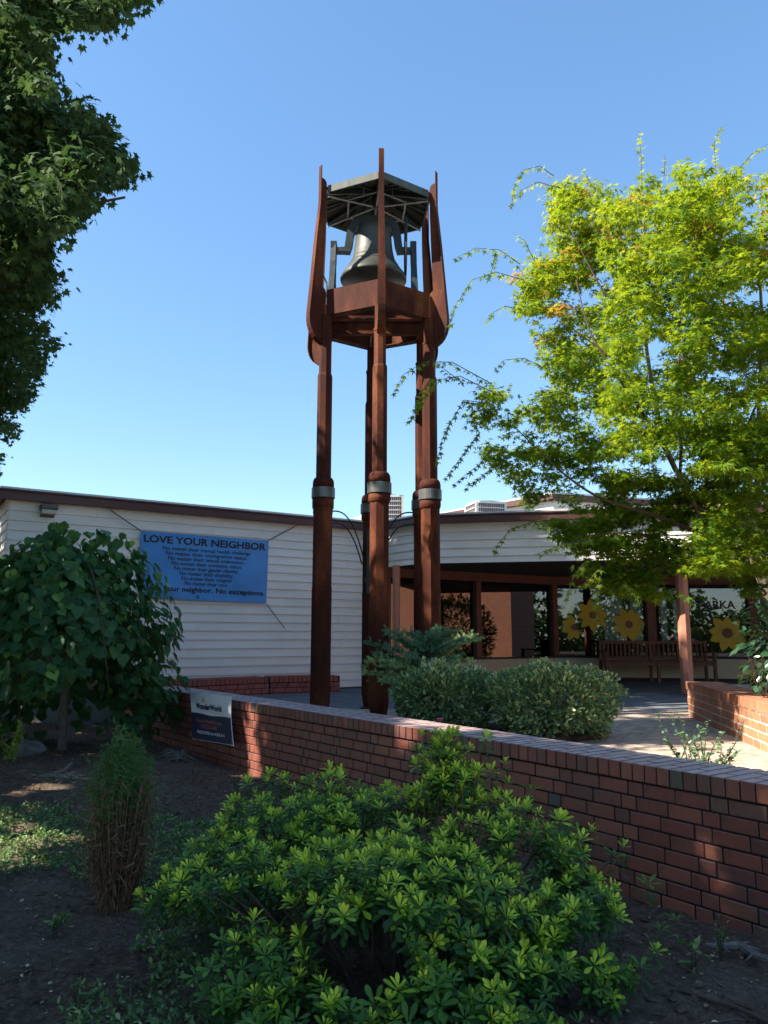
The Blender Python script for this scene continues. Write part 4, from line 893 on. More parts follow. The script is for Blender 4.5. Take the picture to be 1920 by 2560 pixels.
tips_p, tips_a, tips_n, tips_v = [], [], [], []
# drooping shoots around the outline
tw_b = MB()
def shoot(pts, y, sz=0.07, vv=0.55, step=0.055, dy=0.0):
    P = [at_y(u, v, y+dy*i) for i, (u, v) in enumerate(pts)]
    S = []; 
    for a, b_ in zip(P[:-1], P[1:]):
        L = np.linalg.norm(b_-a); m = max(1, int(L/step)); S += [(a+(b_-a)*k/m, (b_-a)/L) for k in range(m)]
    tw_b = MB(); tw_b.tube([tuple(p) for p in P], [0.006-0.0045*i/(len(P)-1) for i in range(len(P))], 5); tw_b.obj('shoot', M['barkdark'], jm)
    for p, d in S:
        for sd in (-1, 1):
            side = np.cross(d, [0, 0, 1.0]); side = side/max(np.linalg.norm(side), 1e-6)
            a = d*0.5+side*sd*0.7+np.array([0, 0, -0.5])+RNG.normal(size=3)*0.25; tips_p.append(p+a*0.012); tips_a.append(a); tips_n.append(np.array([0, 0, 1.0])+RNG.normal(size=3)*0.5+side*sd*0.3); tips_v.append(vv+RNG.normal()*0.12)
for pts, y in [([(1385, 440), (1350, 415), (1310, 425), (1285, 470), (1278, 525)], 7.6), ([(1400, 470), (1345, 455), (1305, 475), (1285, 500)], 7.7), ([(1605, 470), (1603, 400), (1598, 330)], 7.9), ([(1790, 440), (1785, 360), (1800, 320), (1818, 310)], 8.2), ([(1840, 430), (1880, 385), (1920, 360)], 8.0), ([(1850, 450), (1890, 465), (1915, 490)], 8.0), ([(1660, 440), (1663, 400), (1660, 385)], 8), ([(1300, 660), (1250, 625), (1190, 620), (1130, 650)], 7.5), ([(1240, 630), (1232, 665), (1222, 700)], 7.5), ([(1310, 700), (1240, 680), (1180, 700), (1130, 780), (1125, 820)], 7.4), ([(1300, 775), (1265, 765), (1235, 780), (1210, 810)], 7.4), ([(1340, 660), (1310, 600), (1285, 585)], 7.6), ([(1490, 480), (1460, 430), (1455, 420)], 7.8),
               ([(1400, 940), (1310, 895), (1260, 900), (1235, 930)], 7.5), ([(1230, 960), (1130, 905), (1060, 905), (1010, 935), (980, 990)], 7.3), ([(1250, 990), (1150, 940), (1090, 950), (1050, 1010), (1020, 1060)], 7.2), ([(1230, 1010), (1160, 1000), (1130, 1050), (1105, 1100), (1092, 1165)], 7.2), ([(1160, 960), (1120, 930), (1080, 900)], 7.3), ([(1200, 1080), (1170, 1120), (1140, 1160), (1110, 1200)], 7.3), ([(1230, 1120), (1200, 1160), (1160, 1190), (1130, 1215)], 7.3), ([(1250, 1130), (1230, 1170), (1190, 1200), (1160, 1225)], 7.4), ([(1080, 945), (1050, 985), (1035, 1030)], 7.25),
               ([(1400, 1300), (1330, 1305), (1275, 1325), (1245, 1360), (1238, 1385)], 7.3), ([(1480, 1350), (1410, 1360), (1370, 1375), (1335, 1388)], 7.3), ([(1470, 1400), (1440, 1430), (1425, 1470), (1410, 1510)], 7.3), ([(1500, 1420), (1470, 1455), (1440, 1470), (1412, 1480)], 7.2), ([(1500, 1440), (1492, 1490), (1488, 1560)], 7.3), ([(1560, 1455), (1600, 1500), (1590, 1520)], 7.3), ([(1700, 1480), (1730, 1500), (1712, 1495)], 7.1)]:
    shoot(pts, y+(1.1 if min(q[0] for q in pts) < 1300 else 0.0), vv=0.5 if y < 7.6 else 0.7)
pos = np.concatenate([pos, np.array(tips_p)]); ax = np.concatenate([ax, np.array(tips_a)]); nr = np.concatenate([nr, np.array(tips_n)]); var = np.concatenate([var, np.array(tips_v)])
size = RNG.uniform(0.045, 0.075, len(pos))
cloud('crown', STAR_J, pos, frames(ax, nr), size, var, M['l_jmaple'], jm)
def limb(b, pts, r0, r1, y=None, n=7):
    P = [at_y(q[0], q[1], q[2]+(0.95 if q[1] > 1000 and q[0] < 1840 else 0.0)) for q in pts]; out = []
    m = 4*len(P)
    T = np.linspace(0, len(P)-1, m); A = np.array(P)
    S = np.stack([np.interp(T, range(len(P)), A[:, k]) for k in range(3)], 1)
    for _ in range(3): S[1:-1] = (S[:-2]+2*S[1:-1]+S[2:])/4
    b.tube([tuple(s) for s in S], list(np.linspace(r0, r1, m)), n)
b = MB()
base = (4.35, 8.1, 0.25)
limb(b, [(2010, 1700, 8.1), (1960, 1540, 8.1), (1905, 1430, 8.0), (1868, 1300, 8.0)], 0.11, 0.075)
b.obj('trunk', M['barkmaple'], jm, smooth=True)
for pts, r0, r1 in [([(1868, 1300, 8.0), (1835, 1240, 7.9), (1777, 1127, 7.8), (1740, 1000, 7.7), (1700, 860, 7.7)], 0.045, 0.012), ([(1868, 1300, 8.0), (1880, 1200, 8.2), (1850, 1120, 8.3), (1830, 980, 8.4)], 0.035, 0.01), ([(1905, 1430, 8.0), (1830, 1365, 7.8), (1786, 1350, 7.6), (1730, 1250, 7.4), (1660, 1120, 7.4), (1609, 850, 7.5), (1615, 700, 7.6), (1605, 480, 7.8)], 0.05, 0.006),
                    ([(1690, 1180, 7.4), (1640, 1080, 7.3), (1580, 996, 7.2), (1510, 890, 7.2), (1471, 829, 7.2), (1440, 700, 7.3)], 0.022, 0.005), ([(1786, 1350, 7.6), (1650, 1290, 7.3), (1500, 1250, 7.2), (1400, 1180, 7.2), (1280, 1060, 7.2)], 0.025, 0.005), ([(1960, 1540, 8.1), (1950, 1300, 8.3), (1891, 1046, 8.3), (1910, 850, 8.2), (1896, 661, 8.2), (1930, 560, 8.2)], 0.04, 0.008),
                    ([(1850, 1120, 8.3), (1890, 1010, 8.2), (1930, 930, 8.0)], 0.02, 0.006), ([(1700, 1200, 7.5), (1705, 1000, 7.6), (1690, 800, 7.8), (1770, 600, 8.0), (1790, 430, 8.1)], 0.018, 0.005), ([(1609, 850, 7.5), (1560, 780, 7.4), (1500, 720, 7.4), (1420, 560, 7.5)], 0.012, 0.004), ([(1615, 1000, 7.4), (1540, 900, 7.4), (1400, 800, 7.4)], 0.012, 0.004), ([(1660, 1350, 7.5), (1560, 1330, 7.3), (1450, 1340, 7.3)], 0.014, 0.004), ([(1905, 1430, 8.3), (1870, 1395, 8.6), (1830, 1370, 8.8)], 0.03, 0.012)]:
    b = MB(); limb(b, pts, r0, r1); b.obj('limb', M['barkmaple'] if pts[0][0] > 1860 else M['barkdark'], jm, smooth=True)

# --- large dark maple at the left (crown parts in view, most of it beyond the frame)
bm2 = thing('dark_maple_tree', 'large dark green maple whose crown fills the upper left edge', 'tree')
poly = [(-500, -500), (385, -500), (365, -80), (350, -10), (290, 25), (200, 60), (125, 75), (105, 130), (95, 190), (150, 225), (195, 260), (250, 300), (300, 350), (315, 430), (285, 455), (230, 480), (195, 540), (180, 575), (130, 600), (95, 630), (135, 715), (120, 735), (90, 750), (75, 790), (140, 810), (140, 850), (105, 880), (100, 930), (55, 1010), (40, 1070), (5, 1120), (0, 1180), (-80, 1250), (-500, 1250)]
px = RNG.uniform(-150, 420, 9000); py = RNG.uniform(-120, 1240, 9000); ok = in_poly(px, py, poly); px, py = px[ok], py[ok]
fld = vnoise(px/70, py/70, 1.0, 19)*0.6+vnoise(px/30, py/30, 1.0, 20)*0.4; ok = (fld > 0.33) | (px < 70); px, py = px[ok][:1500], py[ok][:1500]
yy = np.where(py < 640, 6.5+RNG.normal(size=len(px))*0.4, 7.4+(py-640)/560*7.5+RNG.normal(size=len(px))*0.5)
C = np.array([at_y(a, b_, c) for a, b_, c in zip(px, py, yy)])
rad = RNG.uniform(0.13, 0.27, len(C))
pos, ax, nr = clumps_to_leaves(C, rad, 30, flat=0.75, droop=0.9, shell=0.1)
# rest of the crown, out of view to the left, shaped to throw shade where wanted
def blob(c, r, n):
    d = norm(RNG.normal(size=(n, 3))); return np.array(c)+d*np.array(r)*(RNG.random(n)**0.4)[:, None]
def canopy(n, x0, x1, y0, y1):
    """random points left of the garden, cut by outline H so chosen spots are shaded or sunlit"""
    P = np.stack([RNG.uniform(x0, x1, n), RNG.uniform(y0, y1, n), RNG.uniform(1.6, 14.5, n)], 1)
    y8 = P[:, 1]+0.303*(-8-P[:, 0]); z8 = P[:, 2]-0.94*(-8-P[:, 0])
    H = np.interp(y8, [-3, -1, 1.2, 2.1, 3.0, 3.9, 5.3, 6.0, 6.8, 7.5, 8.5, 11, 12], [7, 10.0, 9.9, 9.1, 8.6, 7.5, 8.3, 9.5, 9.9, 10.2, 12.6, 13.4, 12])
    P = P[(z8 < H)]; return P[(P[:, 0] < -0.56*P[:, 1]-0.25)]
def sun_gaps(p):
    """holes cut through the foliage along sun rays to place sun flecks"""
    y8 = p[:, 1]+0.303*(-8-p[:, 0]); z8 = p[:, 2]-0.94*(-8-p[:, 0]); k = np.ones(len(p), bool)
    for cy, cz, ry, rz in ((6.30, 6.10, 0.22, 0.42), (5.78, 4.33, 0.40, 0.30), (3.70, 4.86, 0.65, 0.45), (4.6, 4.6, 0.25, 0.2), (1.26, 9.0, 0.16, 0.3), (6.66, 9.65, 0.30, 0.75), (6.70, 11.3, 0.3, 0.6), (7.6, 5.2, .3, .2)):
        k &= ((y8-cy)/ry)**2+((z8-cz)/rz)**2 > 1+0.5*np.sin(9*y8+7*z8)
    return k
C2 = canopy(1900, -9.8, -6.0, 5.0, 13.0)
p2_, a2_, n2_ = clumps_to_leaves(C2, RNG.uniform(0.35, 0.6, len(C2)), 18, flat=0.6, droop=0.7, shell=0.1)
cloud('crown', STAR_M, pos, frames(ax, nr), RNG.uniform(0.05, 0.088, len(pos)), RNG.random(len(pos)), M['l_maple'], bm2)
k_ = sun_gaps(p2_); p2_, a2_, n2_ = p2_[k_], a2_[k_], n2_[k_]
cloud('outer_crown', STAR_S, p2_, frames(a2_, n2_), RNG.uniform(0.16, 0.22, len(p2_)), RNG.random(len(p2_)), M['l_maple'], bm2)
b = MB(); b.tube([(-8.3, 8.0, -0.6), (-8.2, 8.0, 2.0), (-8.2, 8.1, 5), (-8.3, 8.0, 9)], [0.28, 0.22, 0.16, 0.05], 10); b.obj('trunk', M['barkgrey'], bm2, smooth=True)
for e in [(-3.2, 7.4, 6.0), (-3.0, 7.0, 7.2), (-4.0, 7.6, 4.6), (-5.0, 9.5, 4.2), (-2.6, 7.1, 5.3)]:
    b = MB(); b.tube(bez((-8.2, 8.05, e[2]-2.2), ((-8.2+e[0])/2, (8+e[1])/2, e[2]-0.2), e, 10), list(np.linspace(0.09, 0.012, 10)), 7); b.obj('limb', M['barkdark'], bm2, smooth=True)
# --- shade trees behind and beside the photographer (out of view, added to shade the garden)
def added_shade_tree(name_label, base, blobs, top):
    t = thing('added_shade_tree', name_label, 'tree', group='added shade trees left of the garden')
    C = canopy(*blobs)
    p_, a_, n_ = clumps_to_leaves(C, RNG.uniform(0.35, 0.6, len(C)), 18, flat=0.6, droop=0.7, shell=0.1)
    k_ = sun_gaps(p_); p_, a_, n_ = p_[k_], a_[k_], n_[k_]
    cloud('crown', STAR_S, p_, frames(a_, n_), RNG.uniform(0.17, 0.23, len(p_)), RNG.random(len(p_)), M['l_maple'], t)
    b = MB(); b.tube([(base[0], base[1], -0.65), (base[0], base[1], 2), (base[0]+.1, base[1], top)], [0.2, 0.16, 0.05], 9); b.obj('trunk', M['barkgrey'], t, smooth=True)
added_shade_tree('unseen tree added for shade, left of the camera, outside the picture, nearer one', (-6.4, 0.6), (2600, -9.0, -4.2, -2.8, 2.6), 8)
added_shade_tree('unseen tree added for shade, far left of the garden, outside the picture', (-8.6, 3.8), (1700, -10.5, -5.8, 1.6, 5.4), 7.5)
n = 26000; a = np.radians(RNG.uniform(195, 395, n)); r_ = RNG.uniform(17.5, 24, n)
hh = 4.4+1.0*np.sin(a*11)+1.1*np.sin(a*23+1)
P_ = np.stack([r_*np.cos(a)*1.3, r_*np.sin(a), -0.6+RNG.random(n)**1.3*hh], 1)
cloud('distant_trees', STAR_S, P_, frames(rdir(n), norm(rdir(n)*.6+[0, 0, .6])), RNG.uniform(0.22, 0.45, n), RNG.random(n), M['l_maple'], label='mass of trees across the street behind the photographer', cat='trees', kind='stuff')

# --- weeping redbud
rb = thing('weeping_redbud', 'small weeping tree with large heart shaped leaves left of the sign', 'tree')
RC0 = np.array([-3.80, 9.2, 0.66]); n = 3800
el = np.arcsin(RNG.uniform(-0.35, 1, n)); az = RNG.uniform(0, 2*PI, n); rr = np.where(RNG.random(n) < 0.72, RNG.uniform(0.9, 1.04, n), RNG.uniform(0.6, 0.95, n))
lump = 1+0.10*np.sin(3*az+1.0)+0.07*np.sin(5*az+2*el)
d = np.stack([np.cos(el)*np.cos(az), np.cos(el)*np.sin(az), np.sin(el)], 1)
pos = RC0+d*np.array([1.16, 1.1, 1.46])*(rr*lump)[:, None]; pos[:, 0] += 0.14*np.clip(0.9-pos[:, 2], 0, 1)*np.sign(d[:, 0])
drop = (el < 0.1); pos[drop, 2] -= RNG.random(drop.sum())*0.45*np.clip(np.abs(np.cos(az[drop])), 0.3, 1)
front = (d[:, 1] < -0.25) & (pos[:, 2] < 0.62+0.5*np.abs(d[:, 0])-0.3); keep = ~front; 
keep &= ~((d[:, 0] > 0.5) & (pos[:, 2] < 0.25) & (d[:, 1] < 0.35)); pos, d, el = pos[keep], d[keep], el[keep]
ax = norm(np.stack([d[:, 0]*0.6, d[:, 1]*0.6, -0.75+0*el], 1)+rdir(len(pos))*0.6); nr = norm(d+np.array([0, 0, 0.6])+rdir(len(pos))*0.5)
var = np.clip(RNG.random(len(pos))**1.6*0.7+np.where(pos[:, 2] > 1.5, 0.12, 0)+np.where(RNG.random(len(pos)) > 0.93, 0.4, 0), 0, 1)
tp = [at_y(u, v, 9.1) for u, v in ((150, 1318), (165, 1312), (182, 1325), (198, 1332), (172, 1335), (235, 1350), (320, 1395))]
pos = np.concatenate([pos, tp]); ax = np.concatenate([ax, norm(RNG.normal(size=(7, 3))+[0.3, -.2, -1])]); nr = np.concatenate([nr, norm(RNG.normal(size=(7, 3))*0.4+[0, -1, .6])]); var = np.concatenate([var, np.full(7, 0.7)])
# low hanging curtain at the right and rear
cu = []
for k in range(430): 
    a = RNG.uniform(-0.9, 2.9); r_ = RNG.uniform(0.55, 1.0); cu.append((RC0[0]+1.15*r_*math.cos(a), RC0[1]+1.0*r_*abs(math.sin(a))+0.15, RNG.uniform(-0.22, 1.1)))
cu = np.array(cu); cu = cu[(cu[:, 2] > 0.15) | (cu[:, 0] < -2.75)]; pos = np.concatenate([pos, cu]); m = len(cu)
ax = np.concatenate([ax, norm(RNG.normal(size=(m, 3))*0.35+[0, 0, -1])]); nr = np.concatenate([nr, norm(RNG.normal(size=(m, 3))*0.5+[0.2, -1, .3])]); var = np.concatenate([var, RNG.random(m)*0.35])
cloud('crown', HEART, pos, frames(ax, nr), RNG.uniform(0.08, 0.145, len(pos)), var, M['l_redbud'], rb)
b = MB(); tb_ = at_z(154, 1880, -0.40)
b.tube([(tb_[0]+.01, tb_[1], -0.46), (tb_[0], tb_[1], -0.36), (tb_[0]-.01, tb_[1], 0.2), (tb_[0]+.02, tb_[1], 0.75), (tb_[0]+.0, tb_[1], 1.3), (tb_[0]+.15, tb_[1]+.05, 1.95)], [0.085, 0.055, 0.047, 0.046, 0.045, 0.02], 10); b.obj('trunk', M['barkgrey'], rb, smooth=True)
for k in range(11):
    a = k*2*PI/11+0.3; r_ = 1.05+0.15*math.sin(k*2.3); b = MB(); s = (tb_[0]+.05, tb_[1]+.03, 1.35+0.05*(k % 5))
    b.tube(bez(s, (RC0[0]+0.6*r_*math.cos(a), RC0[1]+0.6*r_*math.sin(a), 2.35), (RC0[0]+1.15*r_*math.cos(a), RC0[1]+1.05*r_*math.sin(a), 0.4), 10), list(np.linspace(0.022, 0.004, 10)), 6); b.obj('branch', M['barkdark'], rb, smooth=True)
st = thing('thin_tree_stake', 'thin grey stake standing left of the redbud trunk', 'stake'); p = at_z(50, 1860, -0.37)
b = MB(); q = at_y(48, 1600, p[1]); b.tube([(p[0], p[1], -0.45), tuple(q)], 0.014, 7); b.obj('pole', M['barkgrey'], st)

# --- azalea in the foreground
az_ = thing('azalea_bush', 'big foreground azalea bush with light green shoot tips', 'bush', (0.1, 3.4, -0.45)); az_.location = (0, 0, 0)
lobes = [((-0.36, 4.35, -0.17), (0.56, 0.48, 0.40)), ((0.10, 4.15, -0.12), (0.36, 0.4, 0.36)), ((0.33, 4.0, -0.02), (0.19, 0.22, 0.50)), ((0.58, 3.75, -0.12), (0.38, 0.38, 0.34)), ((0.76, 3.45, -0.27), (0.26, 0.34, 0.29)), ((-0.70, 3.7, -0.24), (0.36, 0.42, 0.30)), ((-0.56, 3.25, -0.34), (0.34, 0.30, 0.21)), ((0.05, 3.35, -0.18), (0.60, 0.48, 0.33)), ((0.12, 2.98, -0.33), (0.34, 0.24, 0.18)), ((0.44, 3.05, -0.33), (0.26, 0.28, 0.20)), ((-0.20, 2.92, -0.36), (0.34, 0.24, 0.17))]
P, D = [], []
for (c, r), cnt in zip(lobes, (560, 270, 330, 400, 370, 360, 270, 650, 260, 330, 150)):
    c, r = np.array(c), np.array(r); d = norm(RNG.normal(size=(cnt*2, 3))); d = d[d[:, 2] > -0.45][:cnt]
    k = RNG.uniform(0.66, 1.06, len(d))+0.16*(RNG.random(len(d)) > 0.86)*np.clip(d[:, 2], 0, 1); q = c+d*r*k[:, None]
    hole = vnoise(q[:, 0]*1.0, q[:, 1]*0.6+q[:, 2]*1.2, 4.2, 77)*0.75+vnoise(q[:, 0], q[:, 2]*1.3-q[:, 1]*.5, 9, 78)*0.25; hk = hole > np.where(d[:, 2] > 0.45, 0.30, 0.47); q, d = q[hk], d[hk]
    ins = np.zeros(len(q), bool)
    for c2, r2 in lobes:
        if tuple(c2) != tuple(c): ins |= (np.sum(((q-np.array(c2))/np.array(r2))**2, 1) < 0.62)
    P.append(q[~ins]); D.append(d[~ins])
extra = [at_y(u, v, y) for u, v, y in ((1690, 2300, 3.5), (1650, 2325, 3.5), (1560, 2120, 3.6), (1540, 2140, 3.6), (1600, 2420, 3.2), (1640, 2380, 3.3), (1085, 1835, 4.0), (1100, 1860, 4.0), (1215, 1850, 4.0), (1262, 1910, 3.9), (1230, 1930, 3.9), (1270, 1960, 3.9), (1480, 2080, 3.7), (1410, 2050, 3.7), (1620, 2210, 3.6), (1055, 1840, 4.0), (1045, 1880, 4.0), (1130, 1880, 4.0))]
P.append(np.array(extra)); D.append(np.tile([0.1, -0.2, 1.0], (len(extra), 1)))
P = np.concatenate(P); D = norm(np.concatenate(D)); P = P[P[:, 2] > -0.40] if False else P; ok = P[:, 2] > -0.42; P, D = P[ok], D[ok]
axis = norm(D*0.7+np.array([0, -0.1, 0.75])+rdir(len(P))*0.30)
lp, la, ln, lv, ls = [], [], [], [], []
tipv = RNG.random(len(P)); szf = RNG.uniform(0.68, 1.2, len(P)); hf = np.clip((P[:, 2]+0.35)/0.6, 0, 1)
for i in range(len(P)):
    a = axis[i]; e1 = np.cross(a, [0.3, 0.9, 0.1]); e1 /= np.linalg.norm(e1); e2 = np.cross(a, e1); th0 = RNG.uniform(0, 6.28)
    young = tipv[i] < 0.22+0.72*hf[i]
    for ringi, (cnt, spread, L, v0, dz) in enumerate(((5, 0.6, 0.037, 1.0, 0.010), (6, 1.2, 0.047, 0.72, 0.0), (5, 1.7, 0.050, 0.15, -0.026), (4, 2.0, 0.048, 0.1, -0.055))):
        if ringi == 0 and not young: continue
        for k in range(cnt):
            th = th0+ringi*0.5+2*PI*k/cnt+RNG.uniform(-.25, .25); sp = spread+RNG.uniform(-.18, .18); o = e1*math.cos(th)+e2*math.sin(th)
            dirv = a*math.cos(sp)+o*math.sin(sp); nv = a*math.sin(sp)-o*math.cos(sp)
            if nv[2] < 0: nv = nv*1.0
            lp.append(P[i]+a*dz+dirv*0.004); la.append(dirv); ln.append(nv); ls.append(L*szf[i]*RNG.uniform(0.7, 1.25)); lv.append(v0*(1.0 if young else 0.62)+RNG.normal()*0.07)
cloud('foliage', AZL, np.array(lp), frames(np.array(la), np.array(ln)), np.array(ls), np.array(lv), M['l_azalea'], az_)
b = MB(); R = random.Random(2)
for k in range(150):
    i = R.randrange(len(P)); e = P[i]; s = np.array([e[0]*0.45+0.06+R.uniform(-.1, .1), 3.5+(e[1]-3.5)*0.45+R.uniform(-.1, .1), -0.46]); m_ = (s+e)/2+np.array([0, 0, 0.06]); b.tube(bez(s, m_, e, 5), [0.007, 0.006, 0.005, 0.004, 0.0025], 5)
b.obj('stems', M['barkdark'], az_)
b = MB(); p = at_y(1100, 1803, 4.0)
for k in range(9):
    a = k*2*PI/9; b.beam(p, p+np.array([0.016*math.cos(a), 0.016*math.sin(a), 0.014]), 0.006, 0.004)
b.obj('flower', M['pink'], az_)
b = MB(); p = at_y(1003, 2065, 3.75)
for k in range(9):
    a = k*2*PI/9; b.beam(p, p+np.array([0.02*math.cos(a), 0.01*math.sin(a), 0.014]), 0.006, 0.004)
b.obj('flower', M['pink'], az_)

# --- variegated shrubs on the bed
def var_leaf():
    w = 0.5; v = [(0, 0, 0), (0.3, w/2, .06), (0.72, w*.44, .04), (1, 0, -.05), (0.72, -w*.44, .04), (0.3, -w/2, .06), (0.12, 0, 0), (0.30, w*.14, .02), (0.62, w*.22, .02), (0.8, 0, -.02), (0.66, -w*.10, .01), (0.32, -w*.26, .03)]
    f = [(6, 7, 8, 9, 10, 11), (0, 1, 7, 6), (1, 2, 8, 7), (2, 3, 9, 8), (3, 4, 10, 9), (4, 5, 11, 10), (5, 0, 6, 11)]
    return np.array(v), f, [0, 1, 1, 1, 1, 1, 1]
VL = var_leaf()
def varieg(label, c, r, n, seed, spikes):
    t = thing('variegated_shrub', label, 'shrub', group='clipped variegated shrubs on the plaza bed'); g = np.random.default_rng(seed)
    d = norm(g.normal(size=(n*2, 3))); d = d[d[:, 2] > -0.75][:n]
    e = 2.25; k = (np.abs(d[:, 0])**e+np.abs(d[:, 1])**e+np.abs(d[:, 2])**e)**(-1/e)       # rounded box
    lumpy = 1+0.07*np.sin(7*d[:, 0]+3*d[:, 2])+0.05*np.sin(13*d[:, 1]+7*d[:, 0])+0.04*np.sin(17*d[:, 0]-9*d[:, 2])
    rr = np.where(g.random(len(d)) < 0.62, g.uniform(0.86, 1.09, len(d)), g.uniform(0.55, 0.9, len(d)))
    pos = np.array(c)+d*np.array(r)*(k*rr*lumpy)[:, None]
    out = norm(d/np.array(r)); sp = []
    for (sx, sy, h) in spikes:
        for q in range(26): sp.append((c[0]+sx+g.normal()*0.012, c[1]+sy+g.normal()*0.012, c[2]+r[2]*0.9+h*q/26))
    sp = np.array(sp).reshape(-1, 3); pos = np.concatenate([pos, sp]); out = np.concatenate([out, np.tile([0, 0, 1.0], (len(sp), 1))])
    ax = norm(out*0.9+norm(g.normal(size=pos.shape))*0.8+[0, 0, 0.35]); nr = norm(out*0.5+[0, -.1, 0.8]+norm(g.normal(size=pos.shape))*0.6)
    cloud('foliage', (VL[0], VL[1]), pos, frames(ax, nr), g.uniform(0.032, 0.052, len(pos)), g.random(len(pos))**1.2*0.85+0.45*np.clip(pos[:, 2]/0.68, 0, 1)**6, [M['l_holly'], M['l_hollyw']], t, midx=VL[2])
    b = MB()
    for k in range(22): a = g.uniform(0, 6.28); rr_ = g.uniform(0.2, 0.9); b.tube([(c[0]+g.normal()*0.05, c[1]+g.normal()*0.05, 0.03), (c[0]+r[0]*rr_*math.cos(a), c[1]+r[1]*rr_*math.sin(a), c[2]+0.1)], [0.012, 0.005], 5)
    b.obj('stems', M['barkdark'], t)
    b = MB(); n_, m_ = 14, 8; V = []
    for j in range(m_+1):
        for i in range(n_): th, ph = 2*PI*i/n_, -PI/2+PI*j/m_; V.append((c[0]+r[0]*.62*math.cos(ph)*math.cos(th), c[1]+r[1]*.62*math.cos(ph)*math.sin(th), c[2]+.03+r[2]*.62*math.sin(ph)))
varieg('clipped variegated shrub, wider one on the right, near the open paving', (1.66, 7.72, 0.34), (0.60, 0.48, 0.345), 9500, 31, [(-.05, -.1, .06), (.15, 0, .05)])
varieg('clipped variegated shrub on the left, below the blue green conifer', (0.64, 8.15, 0.33), (0.50, 0.46, 0.33), 8500, 32, [(-.02, -.15, .12), (.12, 0, .08), (-.22, .1, .1), (.3, .05, .1)])

# --- blue green conifer
cf = thing('dwarf_conifer', 'spreading blue green dwarf conifer beside the centre column', 'conifer')
R = random.Random(5); NP, NA, NV, NS = [], [], [], []; b = MB(); cb_ = np.array([0.48, 8.85, 0.1])
tips = [(930, 1610), (950, 1585), (985, 1660), (935, 1650), (950, 1690), (1000, 1600), (1040, 1590), (1090, 1575), (1110, 1600), (1060, 1620), (1150, 1600), (1190, 1598), (1180, 1590), (1140, 1640), (1110, 1660), (1020, 1640), (975, 1620), (1080, 1640), (1130, 1620), (1000, 1680), (1040, 1680), (960, 1640), (1160, 1650), (1095, 1620), (1070, 1600), (1020, 1610), (918, 1680), (1125, 1580), (965, 1700), (1085, 1590), (925, 1665), (940, 1700), (960, 1665), (985, 1690), (945, 1635), (1000, 1655), (1070, 1660), (975, 1580), (1025, 1585)]
br_pts = []
for u, v in tips:
    y = 8.85+R.uniform(-0.45, 0.45); e = at_y(u, v, y); h = e[2]; s = cb_+np.array([R.uniform(-.05, .05), R.uniform(-.05, .05), max(0.05, (h-0.1)*0.75)])
    pts = bez(s, (s+e)/2+np.array([0, 0, 0.05]), e, 8); b.tube(pts, list(np.linspace(0.012, 0.004, 8)), 5)
    A = np.array(pts)
    for k in range(2, 8):
        for sd in range(7):
            d = A[k]-A[k-1]; d /= np.linalg.norm(d); o = norm(np.array([R.gauss(0, 1), R.gauss(0, 1), R.gauss(0, .45)])); dd = d*0.8+o*0.8; dd /= np.linalg.norm(dd); L = R.uniform(0.05, 0.12)
            br_pts.append((A[k], A[k]+dd*L, e, 0.85 if (v > 1640 and u < 1000) or u > 1150 else 0.35))
for s, e, _, vv in br_pts:
    d = e-s; L = np.linalg.norm(d); d /= L; m = int(L/0.0022)
    for k in range(m):
        o = RNG.normal(size=3); o -= d*(o@d); o /= np.linalg.norm(o); NP.append(s+d*(k*0.0022)); NA.append(d*0.55+o*0.9); NV.append(vv+RNG.normal()*0.18); NS.append(0.030)
b.tube([(cb_[0], cb_[1], 0.0), (cb_[0]+.02, cb_[1], 0.5), (cb_[0], cb_[1], 0.9)], [0.03, 0.022, 0.01], 8); b.obj('trunk', M['barkdark'], cf)
NP, NA = np.array(NP), np.array(NA); cloud('needles', (NEEDLE[0]*[1, 2.4, 1], NEEDLE[1]), NP, frames(NA, rdir(len(NP))), np.array(NS), np.array(NV), M['l_conifer'], cf)

# --- sparse shrub behind the wall, right
def sparse(name, label, stems, y0, seed, leafmat, lsz=0.028, per=26, spread=0.05):
    g = random.Random(seed); t = thing(name, label, 'shrub'); b = MB(); lp, la, ln, lv = [], [], [], []
    for (ub, vb, ut, vt) in stems:
        y = y0+g.uniform(-.2, .2); s = at_y(ub, vb, y); e = at_y(ut, vt, y); pts = bez(s, (s+e)/2+np.array([g.uniform(-spread, spread), g.uniform(-spread, spread), 0]), e, 8); b.tube(pts, list(np.linspace(0.005, 0.0015, 8)), 5); A = np.array(pts)
        for k in range(per):
            f = (k+1)/per*6.99; i = int(f); q = A[i]+(A[min(i+1, 7)]-A[i])*(f-i); a = np.array([g.gauss(0, 1), g.gauss(0, 1), g.uniform(-.2, .8)]); lp.append(q); la.append(a); ln.append(np.array([g.gauss(0, .5), g.gauss(0, .5)-.3, 1])); lv.append(g.random())
    b.obj('stems', M['barkdark'], t); cloud('leaves', ELLB, np.array(lp), frames(np.array(la), np.array(ln)), RNG.uniform(0.7, 1.2, len(lp))*lsz, np.array(lv), leafmat, t); return t
R = random.Random(8)
